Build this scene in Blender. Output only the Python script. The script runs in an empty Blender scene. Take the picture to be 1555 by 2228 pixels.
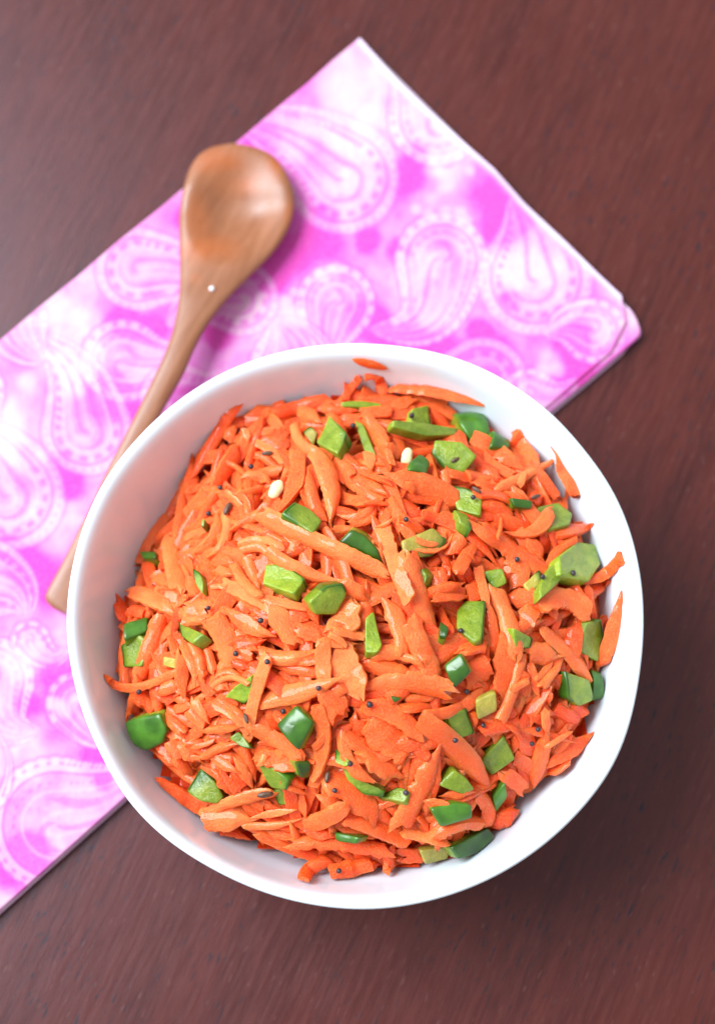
import bpy, bmesh, math, random
import numpy as np
from mathutils import Vector, Matrix, noise

SC = bpy.context.scene
COL = SC.collection
rnd = random.Random(7)
R = math.radians
MM = 0.001

# ------------------------------------------------------------------ camera
H_RIM = 0.060                    # height of the bowl's rim above the table
TILT = R(14.0)                   # the camera leans back this far from straight down
FPX = 1114.0 / math.tan(R(18.0)) # focal length in pixels of the photograph
CT, ST = math.cos(TILT), math.sin(TILT)

def ray(px, py):
    x, y = (px - 777.5) / FPX, -(py - 1114.0) / FPX
    return Vector((x, y * CT + ST, y * ST - CT))       # camera space (x, y, -1) turned by TILT about X

_t = FPX * 0.160 / 1259.0
CAM = Vector((0, 0, H_RIM)) - _t * ray(772, 1361)

def at(px, py, z):
    d = ray(px, py)
    return CAM + d * ((z - CAM.z) / d.z)

def project(x, y, z):
    """world (arrays) -> pixels of the photograph, used to lay out the printed pattern"""
    dx, dy, dz = x - CAM.x, y - CAM.y, z - CAM.z
    yc = dy * CT + dz * ST
    zc = -(-dy * ST + dz * CT)
    return 777.5 + FPX * dx / zc, 1114.0 - FPX * yc / zc

cd = bpy.data.cameras.new("camera")
cam = bpy.data.objects.new("camera", cd)
COL.objects.link(cam)
cam.location = CAM
cam.rotation_euler = (TILT, 0, 0)
cd.sensor_fit = 'VERTICAL'
cd.sensor_height = 36
cd.lens = 18.0 / math.tan(R(18.0))
cd.clip_start, cd.clip_end = 0.02, 50
cd.dof.use_dof = True
cd.dof.focus_distance = 0.427
cd.dof.aperture_fstop = 6.6
SC.camera = cam

# ------------------------------------------------------------------ light: a bright window up on the left, soft room light
w = bpy.data.worlds.new("World")
SC.world = w
w.use_nodes = True
bg = w.node_tree.nodes['Background']
bg.inputs[0].default_value = (0.97, 0.95, 0.97, 1)
bg.inputs[1].default_value = 0.43

def area(name, loc, target, sx, sy, power, color):
    l = bpy.data.lights.new(name, 'AREA')
    l.shape = 'RECTANGLE'
    l.size, l.size_y, l.energy, l.color = sx, sy, power, color
    o = bpy.data.objects.new(name, l)
    COL.objects.link(o)
    o.location = loc
    o.rotation_euler = (Vector(target) - Vector(loc)).to_track_quat('-Z', 'Y').to_euler()
    return o

area("window_light", (-1.60, 0.62, 1.95), (0, 0, 0), 1.7, 1.7, 110, (0.87, 0.93, 1.0))

SC.view_settings.view_transform = 'Standard'
SC.view_settings.look = 'None'
SC.view_settings.exposure = 0.75
SC.view_settings.gamma = 1.0
SC.cycles.max_bounces = 8
SC.cycles.use_denoising = True

# ------------------------------------------------------------------ helpers
def link(name, me, mat=None, parent=None):
    o = bpy.data.objects.new(name, me)
    COL.objects.link(o)
    if mat is not None:
        me.materials.append(mat)
    if parent is not None:
        o.parent = parent
        o.matrix_parent_inverse = Matrix.Translation(-parent.location)
    return o

def tag(o, label=None, cat=None, group=None, kind=None):
    if label: o['label'] = label
    if cat: o['category'] = cat
    if group: o['group'] = group
    if kind: o['kind'] = kind
    return o

def mesh(name, verts, faces, smooth=True, sharp=None):
    me = bpy.data.meshes.new(name)
    me.from_pydata([tuple(v) for v in verts], [], faces)
    me.update()
    if smooth:
        me.shade_smooth()
        if sharp:
            me.set_sharp_from_angle(angle=R(sharp))
    return me

def smooth01(x):
    x = np.clip(x, 0, 1)
    return x * x * (3 - 2 * x)

# node helpers
class NT:
    def __init__(s, name):
        s.m = bpy.data.materials.new(name)
        s.m.use_nodes = True
        s.t = s.m.node_tree
        s.b = s.t.nodes['Principled BSDF']
        s.out = s.t.nodes['Material Output']
    def n(s, typ, **kw):
        nd = s.t.nodes.new(typ)
        for k, v in kw.items():
            if k.startswith('i_'):
                key = k[2:].replace('_', ' ')
                nd.inputs[int(key) if key.isdigit() else key].default_value = v
            else:
                setattr(nd, k, v)
        return nd
    def l(s, a, b):
        s.t.links.new(a, b)
    def ramp(s, src, stops, interp='LINEAR'):
        r = s.n('ShaderNodeValToRGB')
        r.color_ramp.interpolation = interp
        e = r.color_ramp.elements
        while len(e) < len(stops): e.new(0.5)
        for q, (p, c) in zip(e, stops):
            q.position = p
            q.color = (c, c, c, 1) if isinstance(c, (int, float)) else (*c, 1)
        s.l(src, r.inputs[0])
        return r.outputs[0]
    def mix(s, fac, a, b, mode='MIX'):
        m = s.n('ShaderNodeMix', data_type='RGBA', blend_type=mode)
        for sock, v in ((m.inputs[0], fac), (m.inputs[6], a), (m.inputs[7], b)):
            if isinstance(v, bpy.types.NodeSocket): s.l(v, sock)
            elif isinstance(v, (int, float)): sock.default_value = v
            else: sock.default_value = (*v, 1)
        return m.outputs[2]
    def noise(s, vec, scale, detail=3, rough=0.5, dist=0.0):
        n = s.n('ShaderNodeTexNoise')
        n.inputs['Scale'].default_value = scale
        n.inputs['Detail'].default_value = detail
        n.inputs['Roughness'].default_value = rough
        n.inputs['Distortion'].default_value = dist
        if vec is not None: s.l(vec, n.inputs['Vector'])
        return n.outputs['Fac']
    def mapping(s, src, scale=(1, 1, 1), rot=(0, 0, 0), loc=(0, 0, 0)):
        m = s.n('ShaderNodeMapping')
        m.inputs['Scale'].default_value = scale
        m.inputs['Rotation'].default_value = rot
        m.inputs['Location'].default_value = loc
        s.l(src, m.inputs['Vector'])
        return m.outputs[0]
    def bump(s, h, strength, dist, prev=None):
        b = s.n('ShaderNodeBump')
        b.inputs['Strength'].default_value = strength
        b.inputs['Distance'].default_value = dist
        s.l(h, b.inputs['Height'])
        if prev is not None: s.l(prev, b.inputs['Normal'])
        return b.outputs[0]
    def set(s, **kw):
        for k, v in kw.items():
            key = {'color': 'Base Color', 'rough': 'Roughness', 'spec': 'Specular IOR Level', 'sss': 'Subsurface Weight',
                   'sss_r': 'Subsurface Radius', 'sss_s': 'Subsurface Scale', 'coat': 'Coat Weight', 'coat_r': 'Coat Roughness',
                   'normal': 'Normal', 'sheen': 'Sheen Weight', 'trans': 'Transmission Weight', 'tint': 'Specular Tint'}[k]
            i = s.b.inputs[key]
            if isinstance(v, bpy.types.NodeSocket): s.l(v, i)
            elif isinstance(v, tuple) and len(v) == 3 and i.type == 'RGBA': i.default_value = (*v, 1)
            else: i.default_value = v

# ------------------------------------------------------------------ materials
def mat_table():
    n = NT('dark_wood')
    g = n.n('ShaderNodeNewGeometry').outputs['Position']
    # grain runs from lower left to upper right, about 66 degrees from the picture's horizontal
    v = n.mapping(n.mapping(g, rot=(0, 0, R(-66))), scale=(1, 10, 1))
    v2 = n.mapping(n.mapping(g, rot=(0, 0, R(-64))), scale=(1, 5.0, 1))
    big = n.noise(v, 9, 4, 0.6, 0.4)
    fine = n.noise(v, 60, 6, 0.72)
    patch = n.noise(g, 14, 2, 0.5)
    col = n.mix(n.ramp(big, [(0.3, 0.0), (0.7, 1.0)]), (0.034, 0.0048, 0.0026), (0.074, 0.0108, 0.0052))
    col = n.mix(n.ramp(fine, [(0.40, 0.0), (0.68, 0.75)]), col, (0.092, 0.018, 0.011))
    col = n.mix(n.ramp(patch, [(0.35, 0.0), (0.7, 0.35)]), col, (0.085, 0.018, 0.012))
    pores = n.ramp(n.noise(v2, 175, 2, 0.5), [(0.61, 0.0), (0.68, 1.0)])
    pm = n.ramp(n.noise(g, 30, 2, 0.5), [(0.45, 0.1), (0.6, 1.0)])
    pf = n.n('ShaderNodeMath', operation='MULTIPLY')
    n.l(pores, pf.inputs[0]); n.l(pm, pf.inputs[1])
    col = n.mix(pf.outputs[0], col, (0.016, 0.010, 0.014))
    specks = n.ramp(n.noise(n.mapping(v2, loc=(3, 1, 0)), 190, 2, 0.5), [(0.66, 0.0), (0.72, 0.5)])
    col = n.mix(specks, col, (0.12, 0.05, 0.04))
    n.set(color=col, rough=n.ramp(fine, [(0.3, 0.30), (0.7, 0.42)]), spec=0.40,
          normal=n.bump(fine, 0.14, 0.0005), tint=(0.72, 0.84, 1.0))  # cool tint puts the window's blue sheen into the wood's reflection colour
    return n.m

def mat_bowl():
    n = NT('white_glazed_ceramic')
    g = n.n('ShaderNodeNewGeometry').outputs['Position']
    a = n.noise(g, 60, 3, 0.5)
    st = n.n('ShaderNodeAttribute', attribute_name='stain').outputs['Fac']
    br = n.ramp(n.noise(g, 420, 3, 0.6), [(0.35, 0.35), (0.65, 1.0)])
    mm = n.n('ShaderNodeMath', operation='MULTIPLY')
    n.l(st, mm.inputs[0]); n.l(br, mm.inputs[1])
    col = n.mix(n.ramp(a, [(0.3, 0.0), (0.7, 1.0)]), (0.62, 0.70, 0.76), (0.66, 0.74, 0.80))
    col = n.mix(mm.outputs[0], col, (0.80, 0.36, 0.17))
    n.set(color=col, rough=0.14, spec=0.5, sss=0.12, sss_r=(0.6, 0.5, 0.45), sss_s=0.004,
          normal=n.bump(n.noise(g, 22, 2, 0.5), 0.12, 0.002))
    return n.m

def mat_carrot():
    n = NT('carrot_flesh')
    uv = n.n('ShaderNodeUVMap', uv_map='strip').outputs['UV']
    tone = n.n('ShaderNodeAttribute', attribute_name='tone').outputs['Fac']
    g = n.n('ShaderNodeNewGeometry').outputs['Position']
    fib = n.noise(n.mapping(uv, scale=(1, 7, 1)), 320, 3, 0.6, 0.3)
    grain = n.noise(g, 1700, 3, 0.7)
    blotch = n.noise(g, 240, 3, 0.55)
    col = n.ramp(tone, [(0.0, (0.99, 0.205, 0.050)), (0.35, (0.98, 0.120, 0.018)), (0.65, (0.97, 0.078, 0.006)), (1.0, (0.93, 0.036, 0.002))])
    col = n.mix(n.ramp(fib, [(0.35, 0.0), (0.72, 0.45)]), col, (0.98, 0.185, 0.040))
    col = n.mix(n.ramp(blotch, [(0.4, 0.0), (0.75, 0.40)]), col, (0.95, 0.045, 0.003))
    col = n.mix(n.ramp(grain, [(0.48, 0.0), (0.7, 0.45)]), col, (0.99, 0.27, 0.09))
    nb = n.bump(fib, 0.5, 0.0004)
    nb = n.bump(grain, 1.0, 0.00045, nb)
    n.set(color=col, rough=n.ramp(blotch, [(0.35, 0.16), (0.65, 0.38)]), spec=0.24, sss=0.55, coat=0.28, coat_r=0.05,
          sss_r=(1.0, 0.28, 0.06), sss_s=0.0032, normal=nb)
    return n.m

def mat_flesh(name, light, deep, rough=0.22):
    n = NT(name)
    g = n.n('ShaderNodeNewGeometry').outputs['Position']
    b = n.noise(g, 300, 3, 0.6)
    f = n.noise(g, 1500, 3, 0.7)
    inf = n.n('ShaderNodeObjectInfo').outputs['Random']
    col = n.mix(n.ramp(b, [(0.3, 0.0), (0.7, 1.0)]), deep, light)
    col = n.mix(n.ramp(f, [(0.5, 0.0), (0.8, 0.5)]), col, tuple(min(1, c * 1.25 + 0.03) for c in light))
    hv = n.n('ShaderNodeHueSaturation')
    mr = n.n('ShaderNodeMapRange'); n.l(inf, mr.inputs[0]); mr.inputs[3].default_value = 0.80; mr.inputs[4].default_value = 1.20
    rd = n.n('ShaderNodeAttribute', attribute_name='rind').outputs['Fac']
    col = n.mix(rd, col, (0.030, 0.115, 0.006))
    n.l(mr.outputs[0], hv.inputs['Value']); n.l(col, hv.inputs['Color'])
    n.set(color=hv.outputs[0], rough=rough, spec=0.5, sss=0.35, sss_r=(0.4, 1.0, 0.1), sss_s=0.0018,
          normal=n.bump(f, 0.7, 0.0003, n.bump(b, 0.6, 0.0007)))
    return n.m

def mat_skin():
    n = NT('pepper_skin')
    g = n.n('ShaderNodeNewGeometry').outputs['Position']
    b = n.noise(g, 180, 2, 0.5)
    inf = n.n('ShaderNodeObjectInfo').outputs['Random']
    col = n.mix(n.ramp(b, [(0.3, 0.0), (0.7, 1.0)]), (0.016, 0.062, 0.004), (0.048, 0.145, 0.010))
    hv = n.n('ShaderNodeHueSaturation')
    mr = n.n('ShaderNodeMapRange'); n.l(inf, mr.inputs[0]); mr.inputs[3].default_value = 0.7; mr.inputs[4].default_value = 1.5
    n.l(mr.outputs[0], hv.inputs['Value']); n.l(col, hv.inputs['Color'])
    n.set(color=hv.outputs[0], rough=0.30, spec=0.45, coat=0.15, coat_r=0.15, normal=n.bump(b, 0.2, 0.0006))
    return n.m

def mat_seed(name, c1, c2, rough, stretch=False):
    n = NT(name)
    tc = n.n('ShaderNodeTexCoord').outputs['Object']
    v = n.mapping(tc, scale=(0.25, 1, 1)) if stretch else tc
    b = n.noise(v, 1900 if stretch else 2600, 3, 0.6)
    n.set(color=n.mix(n.ramp(b, [(0.35, 0.0), (0.7, 1.0)]), c1, c2), rough=rough, spec=0.5, normal=n.bump(b, 0.6, 0.0002))
    return n.m

def mat_spoon():
    n = NT('spoon_wood')
    tc = n.n('ShaderNodeNewGeometry').outputs['Position']
    v = n.mapping(n.mapping(tc, rot=(0, 0, R(-63))), scale=(1, 9, 9))
    a = n.noise(v, 45, 4, 0.6, 0.3)
    f = n.noise(v, 320, 3, 0.6)
    st = n.n('ShaderNodeAttribute', attribute_name='stain').outputs['Fac']
    br = n.ramp(n.noise(tc, 70, 3, 0.55), [(0.38, 0.45), (0.62, 1.0)])
    mm = n.n('ShaderNodeMath', operation='MULTIPLY')
    n.l(st, mm.inputs[0]); n.l(br, mm.inputs[1])
    col = n.mix(n.ramp(a, [(0.3, 0.0), (0.7, 1.0)]), (0.19, 0.066, 0.026), (0.27, 0.110, 0.050))
    col = n.mix(n.ramp(f, [(0.4, 0.0), (0.75, 0.5)]), col, (0.21, 0.085, 0.034))
    col = n.mix(mm.outputs[0], col, (0.40, 0.090, 0.012))
    n.set(color=col, rough=n.ramp(a, [(0.3, 0.30), (0.7, 0.44)]), spec=0.5, normal=n.bump(f, 0.25, 0.0003))
    return n.m

def mat_cloth(name, attr=True, color=(0.9, 0.8, 0.92)):
    n = NT(name)
    g = n.n('ShaderNodeNewGeometry').outputs['Position']
    v = n.mapping(g, rot=(0, 0, R(47)))
    w1 = n.n('ShaderNodeTexWave', wave_type='BANDS', bands_direction='X'); w1.inputs['Scale'].default_value = 520; n.l(v, w1.inputs['Vector'])
    w2 = n.n('ShaderNodeTexWave', wave_type='BANDS', bands_direction='Y'); w2.inputs['Scale'].default_value = 520; n.l(v, w2.inputs['Vector'])
    ad = n.n('ShaderNodeMath', operation='ADD'); n.l(w1.outputs['Fac'], ad.inputs[0]); n.l(w2.outputs['Fac'], ad.inputs[1])
    if attr:
        c = n.n('ShaderNodeAttribute', attribute_name='print').outputs['Color']
        n.set(color=n.mix(n.ramp(n.noise(g, 900, 3, 0.6), [(0.4, 0.0), (0.8, 0.12)]), c, (0.64, 0.46, 0.56)))
    else:
        n.set(color=color)
    n.set(rough=0.85, spec=0.15, sheen=0.15,
          normal=n.bump(n.noise(g, 60, 3, 0.5), 0.25, 0.003, n.bump(ad.outputs[0], 0.25, 0.0002)))
    return n.m

M_TABLE, M_BOWL, M_CARROT, M_SKIN = mat_table(), mat_bowl(), mat_carrot(), mat_skin()
M_FLESH = mat_flesh('pepper_flesh', (0.24, 0.31, 0.022), (0.12, 0.20, 0.008))
M_OLIVE = mat_flesh('pepper_pith', (0.42, 0.34, 0.06), (0.27, 0.24, 0.025))
M_MUSTARD = mat_seed('mustard_seed_coat', (0.010, 0.008, 0.012), (0.055, 0.040, 0.045), 0.35)
M_CUMIN = mat_seed('cumin_seed_coat', (0.035, 0.018, 0.010), (0.17, 0.085, 0.045), 0.5, True)
M_CREAM = mat_seed('pale_kernel', (0.72, 0.66, 0.30), (0.85, 0.80, 0.52), 0.35)
M_SPOON = mat_spoon()
M_CLOTH = mat_cloth('printed_cotton')
M_HEM = mat_cloth('cotton_edge', False, (0.66, 0.58, 0.70))
M_LINING = mat_cloth('cotton_under_layers', False, (0.80, 0.45, 0.72))

# ------------------------------------------------------------------ table
def build_table():
    vs, fs = [], []
    x0, x1, y0, y1, t = -0.75, 0.75, -0.6, 0.9, 0.03
    nx = 12
    bm = bmesh.new()
    bmesh.ops.create_cube(bm, size=1.0, matrix=Matrix.Translation(((x0 + x1) / 2, (y0 + y1) / 2, -t / 2)) @ Matrix.Diagonal((x1 - x0, y1 - y0, t, 1)))
    bmesh.ops.bevel(bm, geom=list(bm.edges), offset=0.004, segments=3, affect='EDGES')
    me = bpy.data.meshes.new('table'); bm.to_mesh(me); bm.free()
    o = link('table', me, M_TABLE)
    tag(o, 'dark reddish brown wooden tabletop under the bowl and napkin', 'table', kind='structure')
build_table()

# ------------------------------------------------------------------ napkin
CLOTH_Z = 0.0042
EDGE_UL = [(783, 80), (724, 129), (670, 178), (616, 222), (577, 255), (516, 307), (355, 445), (256, 524), (168, 600), (87, 665), (0, 739), (-160, 873), (-330, 1015)]
EDGE_UR = [(786, 77), (878, 183), (1000, 299), (1070, 362), (1136, 439), (1217, 516), (1290, 590), (1352, 641)]

def vnoise(x, y, scale, seed=0.0, octaves=4):
    """fractal value noise on arrays"""
    out = np.zeros_like(x); amp = 1.0; tot = 0.0
    for o in range(octaves):
        f = scale * 2 ** o
        X, Y = x * f + seed * 13.7 + o * 5.1, y * f + seed * 7.3 + o * 9.7
        xi, yi = np.floor(X), np.floor(Y)
        u, v = X - xi, Y - yi
        u, v = u * u * (3 - 2 * u), v * v * (3 - 2 * v)
        def hsh(a, b):
            s = np.sin(a * 127.1 + b * 311.7) * 43758.5453
            return s - np.floor(s)
        n = (hsh(xi, yi) * (1 - u) + hsh(xi + 1, yi) * u) * (1 - v) + (hsh(xi, yi + 1) * (1 - u) + hsh(xi + 1, yi + 1) * u) * v
        out += n * amp; tot += amp; amp *= 0.5
    return out / tot

# paisley motifs: head centre, head radius, tail tip, curl, look  (all in the photograph's pixels on the cloth)
MOTIFS = [
    (745, 385, 92, 545, 290, 0.25, 'dash'), (960, 565, 74, 830, 680, -0.75, 'lace'), (1165, 605, 92, 1120, 470, 0.25, 'dash'),
    (950, 255, 78, 850, 160, 0.4, 'lace'), (300, 585, 66, 470, 655, -0.3, 'dash'), (525, 650, 58, 400, 700, 0.4, 'dash'),
    (730, 660, 62, 720, 760, 0.1, 'lace'), (268, 785, 66, 380, 760, 0.3, 'lace'), (190, 935, 72, 88, 770, 0.35, 'dash'),
    (18, 1075, 92, -80, 960, 0.3, 'dash'), (122, 1795, 112, 300, 1655, 0.35, 'lace'), (-20, 1480, 70, 70, 1565, 0.7, 'lace'),
    (66, 1392, 26, 140, 1400, 0.8, 'lace'), (170, 1530, 50, 250, 1600, 0.3, 'lace'), (1050, 830, 70, 900, 790, -0.4, 'dash'),
    (1290, 720, 50, 1210, 730, 0.4, 'lace'), (385, 870, 58, 470, 810, 0.5, 'dash'), (640, 800, 70, 600, 720, 0.3, 'lace'),
    (-60, 1700, 60, -20, 1620, 0.3, 'lace'), (30, 700, 52, 100, 760, 0.4, 'lace'), (1150, 860, 40, 1230, 830, 0.5, 'lace'),
    (840, 870, 60, 760, 820, 0.4, 'dash'), (-20, 1260, 60, 40, 1330, -0.5, 'dash'), (-60, 850, 50, -10, 900, .3, 'lace')]
PETALS = [(968, 462, 16), (932, 468, 15), (905, 455, 13), (1000, 465, 16), (1015, 480, 12), (945, 345, 22), (985, 335, 18), (955, 375, 14), (1022, 372, 12),
          (125, 668, 34), (95, 700, 20), (187, 790, 30), (205, 760, 20), (158, 805, 16), (60, 830, 22), (1195, 785, 26), (1180, 810, 20), (1212, 805, 18),
          (760, 170, 60), (740, 200, 50), (140, 1543, 22), (165, 1520, 16), (120, 1530, 16), (130, 780, 16), (800, 270, 30), (10, 960, 40), (640, 690, 26), (40, 1440, 45),
          (870, 560, 14), (880, 690, 12), (860, 700, 10), (620, 655, 14), (640, 635, 10), (700, 600, 16), (730, 585, 14)]
MAGENTA = [(1070, 415, 62), (1115, 470, 52), (1085, 500, 40), (885, 385, 36), (905, 340, 26), (700, 525, 46), (640, 560, 46), (590, 610, 36), (800, 690, 46), (865, 755, 55), (960, 760, 45),  # dye patches; the one right of the spoon paints in its reddish shadow
           (1065, 765, 48), (1255, 730, 36), (1240, 790, 46), (1262, 830, 36), (868, 545, 26), (800, 520, 26), (430, 870, 46), (270, 695, 34), (330, 712, 34), (230, 860, 46), (290, 880, 40),
           (405, 470, 28), (560, 318, 26), (130, 1010, 28), (150, 1055, 34), (60, 1240, 40), (105, 1270, 46), (125, 1470, 50), (60, 1535, 26), (205, 1655, 34),
           (25, 1890, 50), (70, 1850, 40), (470, 725, 30), (20, 1190, 30), (345, 835, 26), (1105, 650, 22), (610, 470, 26), (1040, 720, 30), (700, 470, 30), (225, 1700, 22)]
PALE = [(760, 170, 80), (100, 670, 66), (180, 790, 62), (10, 960, 66), (20, 820, 60), (180, 615, 50), (560, 690, 50), (650, 690, 44), (40, 1440, 66), (50, 1650, 76),
        (890, 600, 80), (320, 545, 46), (960, 320, 66), (1060, 545, 46), (780, 265, 50), (0, 1990, 50), (1130, 560, 50), (1300, 700, 46), (130, 1760, 90), (720, 340, 80)]

def paint(px, py):
    """printed dye density plus a painted shadow patch by the spoon (1 = full magenta) for pixel coordinates"""
    wx = px + 16 * (vnoise(px, py, 1 / 46, 3) - 0.5)
    wy = py + 16 * (vnoise(px, py, 1 / 46, 5) - 0.5)
    n1 = vnoise(wx, wy, 1 / 105, 1)
    n2 = vnoise(wx, wy, 1 / 38, 2)
    d = 0.50 + 1.1 * (n1 - 0.5) + 0.5 * (n2 - 0.5)
    for x, y, r in MAGENTA:
        d = d + 0.85 * np.exp(-(((wx - x) ** 2 + (wy - y) ** 2) / (r * r)) ** 1.6)
    for x, y, r in PALE:
        d = d - 0.22 * np.exp(-(((wx - x) ** 2 + (wy - y) ** 2) / (r * r)) ** 1.4)
    d = np.clip(d, 0.05, 1.0)
    for cx, cy, r, tx, ty, curl, look in MOTIFS:
        reach = r * 1.6 + math.hypot(tx - cx, ty - cy)
        m = (np.abs(px - cx) < reach) & (np.abs(py - cy) < reach)
        if not m.any(): continue
        X, Y = px[m], py[m]
        best = np.full(X.shape, 1e9); bt = np.zeros(X.shape)
        tx, ty = cx + (tx - cx) * 1.25, cy + (ty - cy) * 1.25
        L = math.hypot(tx - cx, ty - cy); nx, ny = -(ty - cy) / L, (tx - cx) / L
        for k in range(26):
            t = k / 25
            off = curl * L * 0.45 * math.sin(t * math.pi * 0.95)
            sx, sy = cx + (tx - cx) * t + nx * off, cy + (ty - cy) * t + ny * off
            rr = r * (1 - t) ** 0.85 + 3
            dd = np.hypot(X - sx, Y - sy) / rr
            c = dd < best
            best = np.where(c, dd, best); bt = np.where(c, t, bt)
        q = best * r                                   # about: distance in pixels out from the spine
        ang = np.arctan2(Y - cy, X - cx)
        dens = d[m]
        ins = 1 - smooth01((q - r * 1.28) / 5)
        base = dens * (1 - 0.22 * ins)
        def ring(c, wd):
            return np.exp(-((q - c) / wd) ** 2)
        arc = ang * r + bt * L
        light = np.zeros(X.shape); dark = np.zeros(X.shape)
        if look == 'dash':
            light += 0.85 * np.exp(-((q - r * 1.17) / 8) ** 4) + 0.8 * ring(r * 0.68, 4)
            dark += 0.95 * ring(r * 1.02, 2.6) + 0.6 * ring(r * 1.36, 3)
            dark += 1.0 * ring(r * 0.85, 5.5) * smooth01((np.sin(arc / 6.0) + 0.3) * 2.2)
            light += 0.45 * ring(r * 0.85, 9) * smooth01((-np.sin(arc / 6.0) - 0.1) * 2.2)
            dark += 0.45 * ring(r * 1.19, 3) * smooth01(np.sin(arc / 2.6) * 2)
            spiral = np.sin(ang - q / r * 11)
            dark += 0.75 * smooth01(spiral * 2.5 - 1.2) * (q < r * 0.58)
            light += 0.6 * smooth01(-spiral * 2.5 - 1.2) * (q < r * 0.58)
        else:
            sc = r * 1.24 + 4.5 * np.abs(np.sin(arc / 7.5))
            light += 1.0 * smooth01((sc - q) / 3) * smooth01((q - r * 1.02) / 3)
            dark += 0.9 * np.exp(-((q - r * 1.17) / 3.2) ** 2) * smooth01((np.cos(arc / 3.75) - 0.1) * 3)
            dark += 0.95 * ring(r * 0.99, 2.4) + 0.8 * np.exp(-((q - sc - 5) / 3) ** 2)
            dark += 0.8 * ring(r * 0.80, 3.2) * smooth01((np.sin(arc / 4.5)) * 2.5)
            light += 0.8 * ring(r * 0.64, 3.5) + 0.7 * ring(r * 0.22, 5)
            spiral = np.sin(2 * ang + q / r * 9)
            dark += 0.65 * smooth01(spiral * 2.5 - 1.3) * (q < r * 0.52)
        dark, light = np.clip(dark, 0, 1), np.clip(light, 0, 1) * (1 - np.clip(dark, 0, 1))
        res = base + 0.48 * dark * (1 - base) - light * base * 0.55 + ins * 0.16 * (vnoise(X, Y, 1 / 9.0, cy, 2) - 0.5)
        d[m] = np.clip(res, 0.02, 1)
    for x, y, r in PETALS:
        f = np.exp(-(((px - x) ** 2 + (py - y) ** 2) / (r * r)) ** 2)
        d = d * (1 - 0.6 * f)
    return np.clip(d, 0, 1)

def dye_color(d):
    stops = np.array([0.0, 0.18, 0.42, 0.72, 1.0])
    cols = np.array([[0.64, 0.44, 0.53], [0.64, 0.34, 0.52], [0.63, 0.22, 0.50], [0.61, 0.110, 0.46], [0.59, 0.052, 0.36]])
    return np.stack([np.interp(d, stops, cols[:, i]) for i in range(3)], -1)

def poly_interp(pts, s):
    pts = np.array(pts, float)
    seg = np.hypot(*np.diff(pts, axis=0).T)
    c = np.concatenate([[0], np.cumsum(seg)]) / seg.sum()
    return np.interp(s, c, pts[:, 0]), np.interp(s, c, pts[:, 1])

def sheet(name, zt, th, corner_top, corner_right, low_dir_pts, nu, nv, mat, parent, paint_it=True, shift=(0, 0), seed=0):
    """one layer of folded cloth: a gridded quad with rolled-over edges.
       u runs along the upper-right edge from the top corner, v runs down-left along the long sides"""
    u = np.linspace(0, 1, nu); v = np.linspace(0, 1, nv)
    ax, ay = poly_interp(corner_top, v)          # long upper-left side
    bx, by = poly_interp(low_dir_pts, v)         # long lower-right side
    ux, uy = poly_interp(corner_right, u)        # short side at v = 0
    sx, sy = ux - (ux[0] + (ux[-1] - ux[0]) * u), uy - (uy[0] + (uy[-1] - uy[0]) * u)
    U, V = np.meshgrid(u, v)
    PX = ax[:, None] * (1 - U) + bx[:, None] * U + sx[None, :] * (1 - V) ** 3 + shift[0]
    PY = ay[:, None] * (1 - U) + by[:, None] * U + sy[None, :] * (1 - V) ** 3 + shift[1]
    # pixels -> metres on the plane z
    X = np.zeros_like(PX); Y = np.zeros_like(PX)
    rx, ry = (PX - 777.5) / FPX, -(PY - 1114.0) / FPX
    dx, dy, dz = rx, ry * CT + ST, ry * ST - CT
    k = (zt - CAM.z) / dz
    X, Y = CAM.x + dx * k, CAM.y + dy * k
    Wd = 0.14; Ln = 0.30
    ed = np.minimum(np.minimum(U, 1 - U) * Wd, V * Ln)
    roll = th * 0.75 * (1 - np.sqrt(np.clip(1 - (1 - np.clip(ed / (th * 0.9), 0, 1)) ** 2, 0, 1)))
    wob = 0.0011 * (vnoise(X, Y, 26, 4 + seed, 3) - 0.5) + 0.0004 * (vnoise(X, Y, 120, 8 + seed, 2) - 0.5)
    Z = zt - roll + wob * np.clip(ed / 0.004, 0, 1)
    top = np.stack([X, Y, Z], -1).reshape(-1, 3)
    verts = top.tolist()
    faces = []
    idx = np.arange(nu * nv).reshape(nv, nu)
    a, b, c, d = idx[:-1, :-1], idx[:-1, 1:], idx[1:, 1:], idx[1:, :-1]
    faces = np.stack([a, d, c, b], -1).reshape(-1, 4).tolist()
    # skirt down the rim of the layer, curling a little inwards
    ringi = list(idx[0, :]) + list(idx[1:, -1]) + list(idx[-1, -2::-1]) + list(idx[-2:0:-1, 0])
    cx, cy = X.mean(), Y.mean()
    base = len(verts)
    for i in ringi:
        x, y, z = verts[i]
        dd = math.hypot(x - cx, y - cy)
        verts.append([x + (cx - x) / dd * th * 0.35, y + (cy - y) / dd * th * 0.35, zt - th])
    n = len(ringi)
    for i in range(n):
        j = (i + 1) % n
        faces.append([int(ringi[i]), int(ringi[j]), base + j, base + i])
    me = mesh(name, verts, faces)
    if paint_it:
        px, py = project(top[:, 0], top[:, 1], np.full(len(top), CLOTH_Z))
        col = dye_color(paint(px, py))
        # selvedge: the undyed thread line along the upper right fold
        ee = (U * 0 + V * Ln).reshape(-1)
        f = np.exp(-(ee / 0.0024) ** 2)[:, None]
        col = col * (1 - 0.8 * f) + np.array([0.80, 0.80, 0.95]) * 0.8 * f
        full = np.ones((len(verts), 4)); full[:len(top), :3] = col
        full[len(top):, :3] = col[np.array(ringi)]
        at_ = me.color_attributes.new('print', 'FLOAT_COLOR', 'POINT')
        at_.data.foreach_set('color', full.astype(np.float32).ravel())
    return link(name, me, mat, parent)

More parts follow.
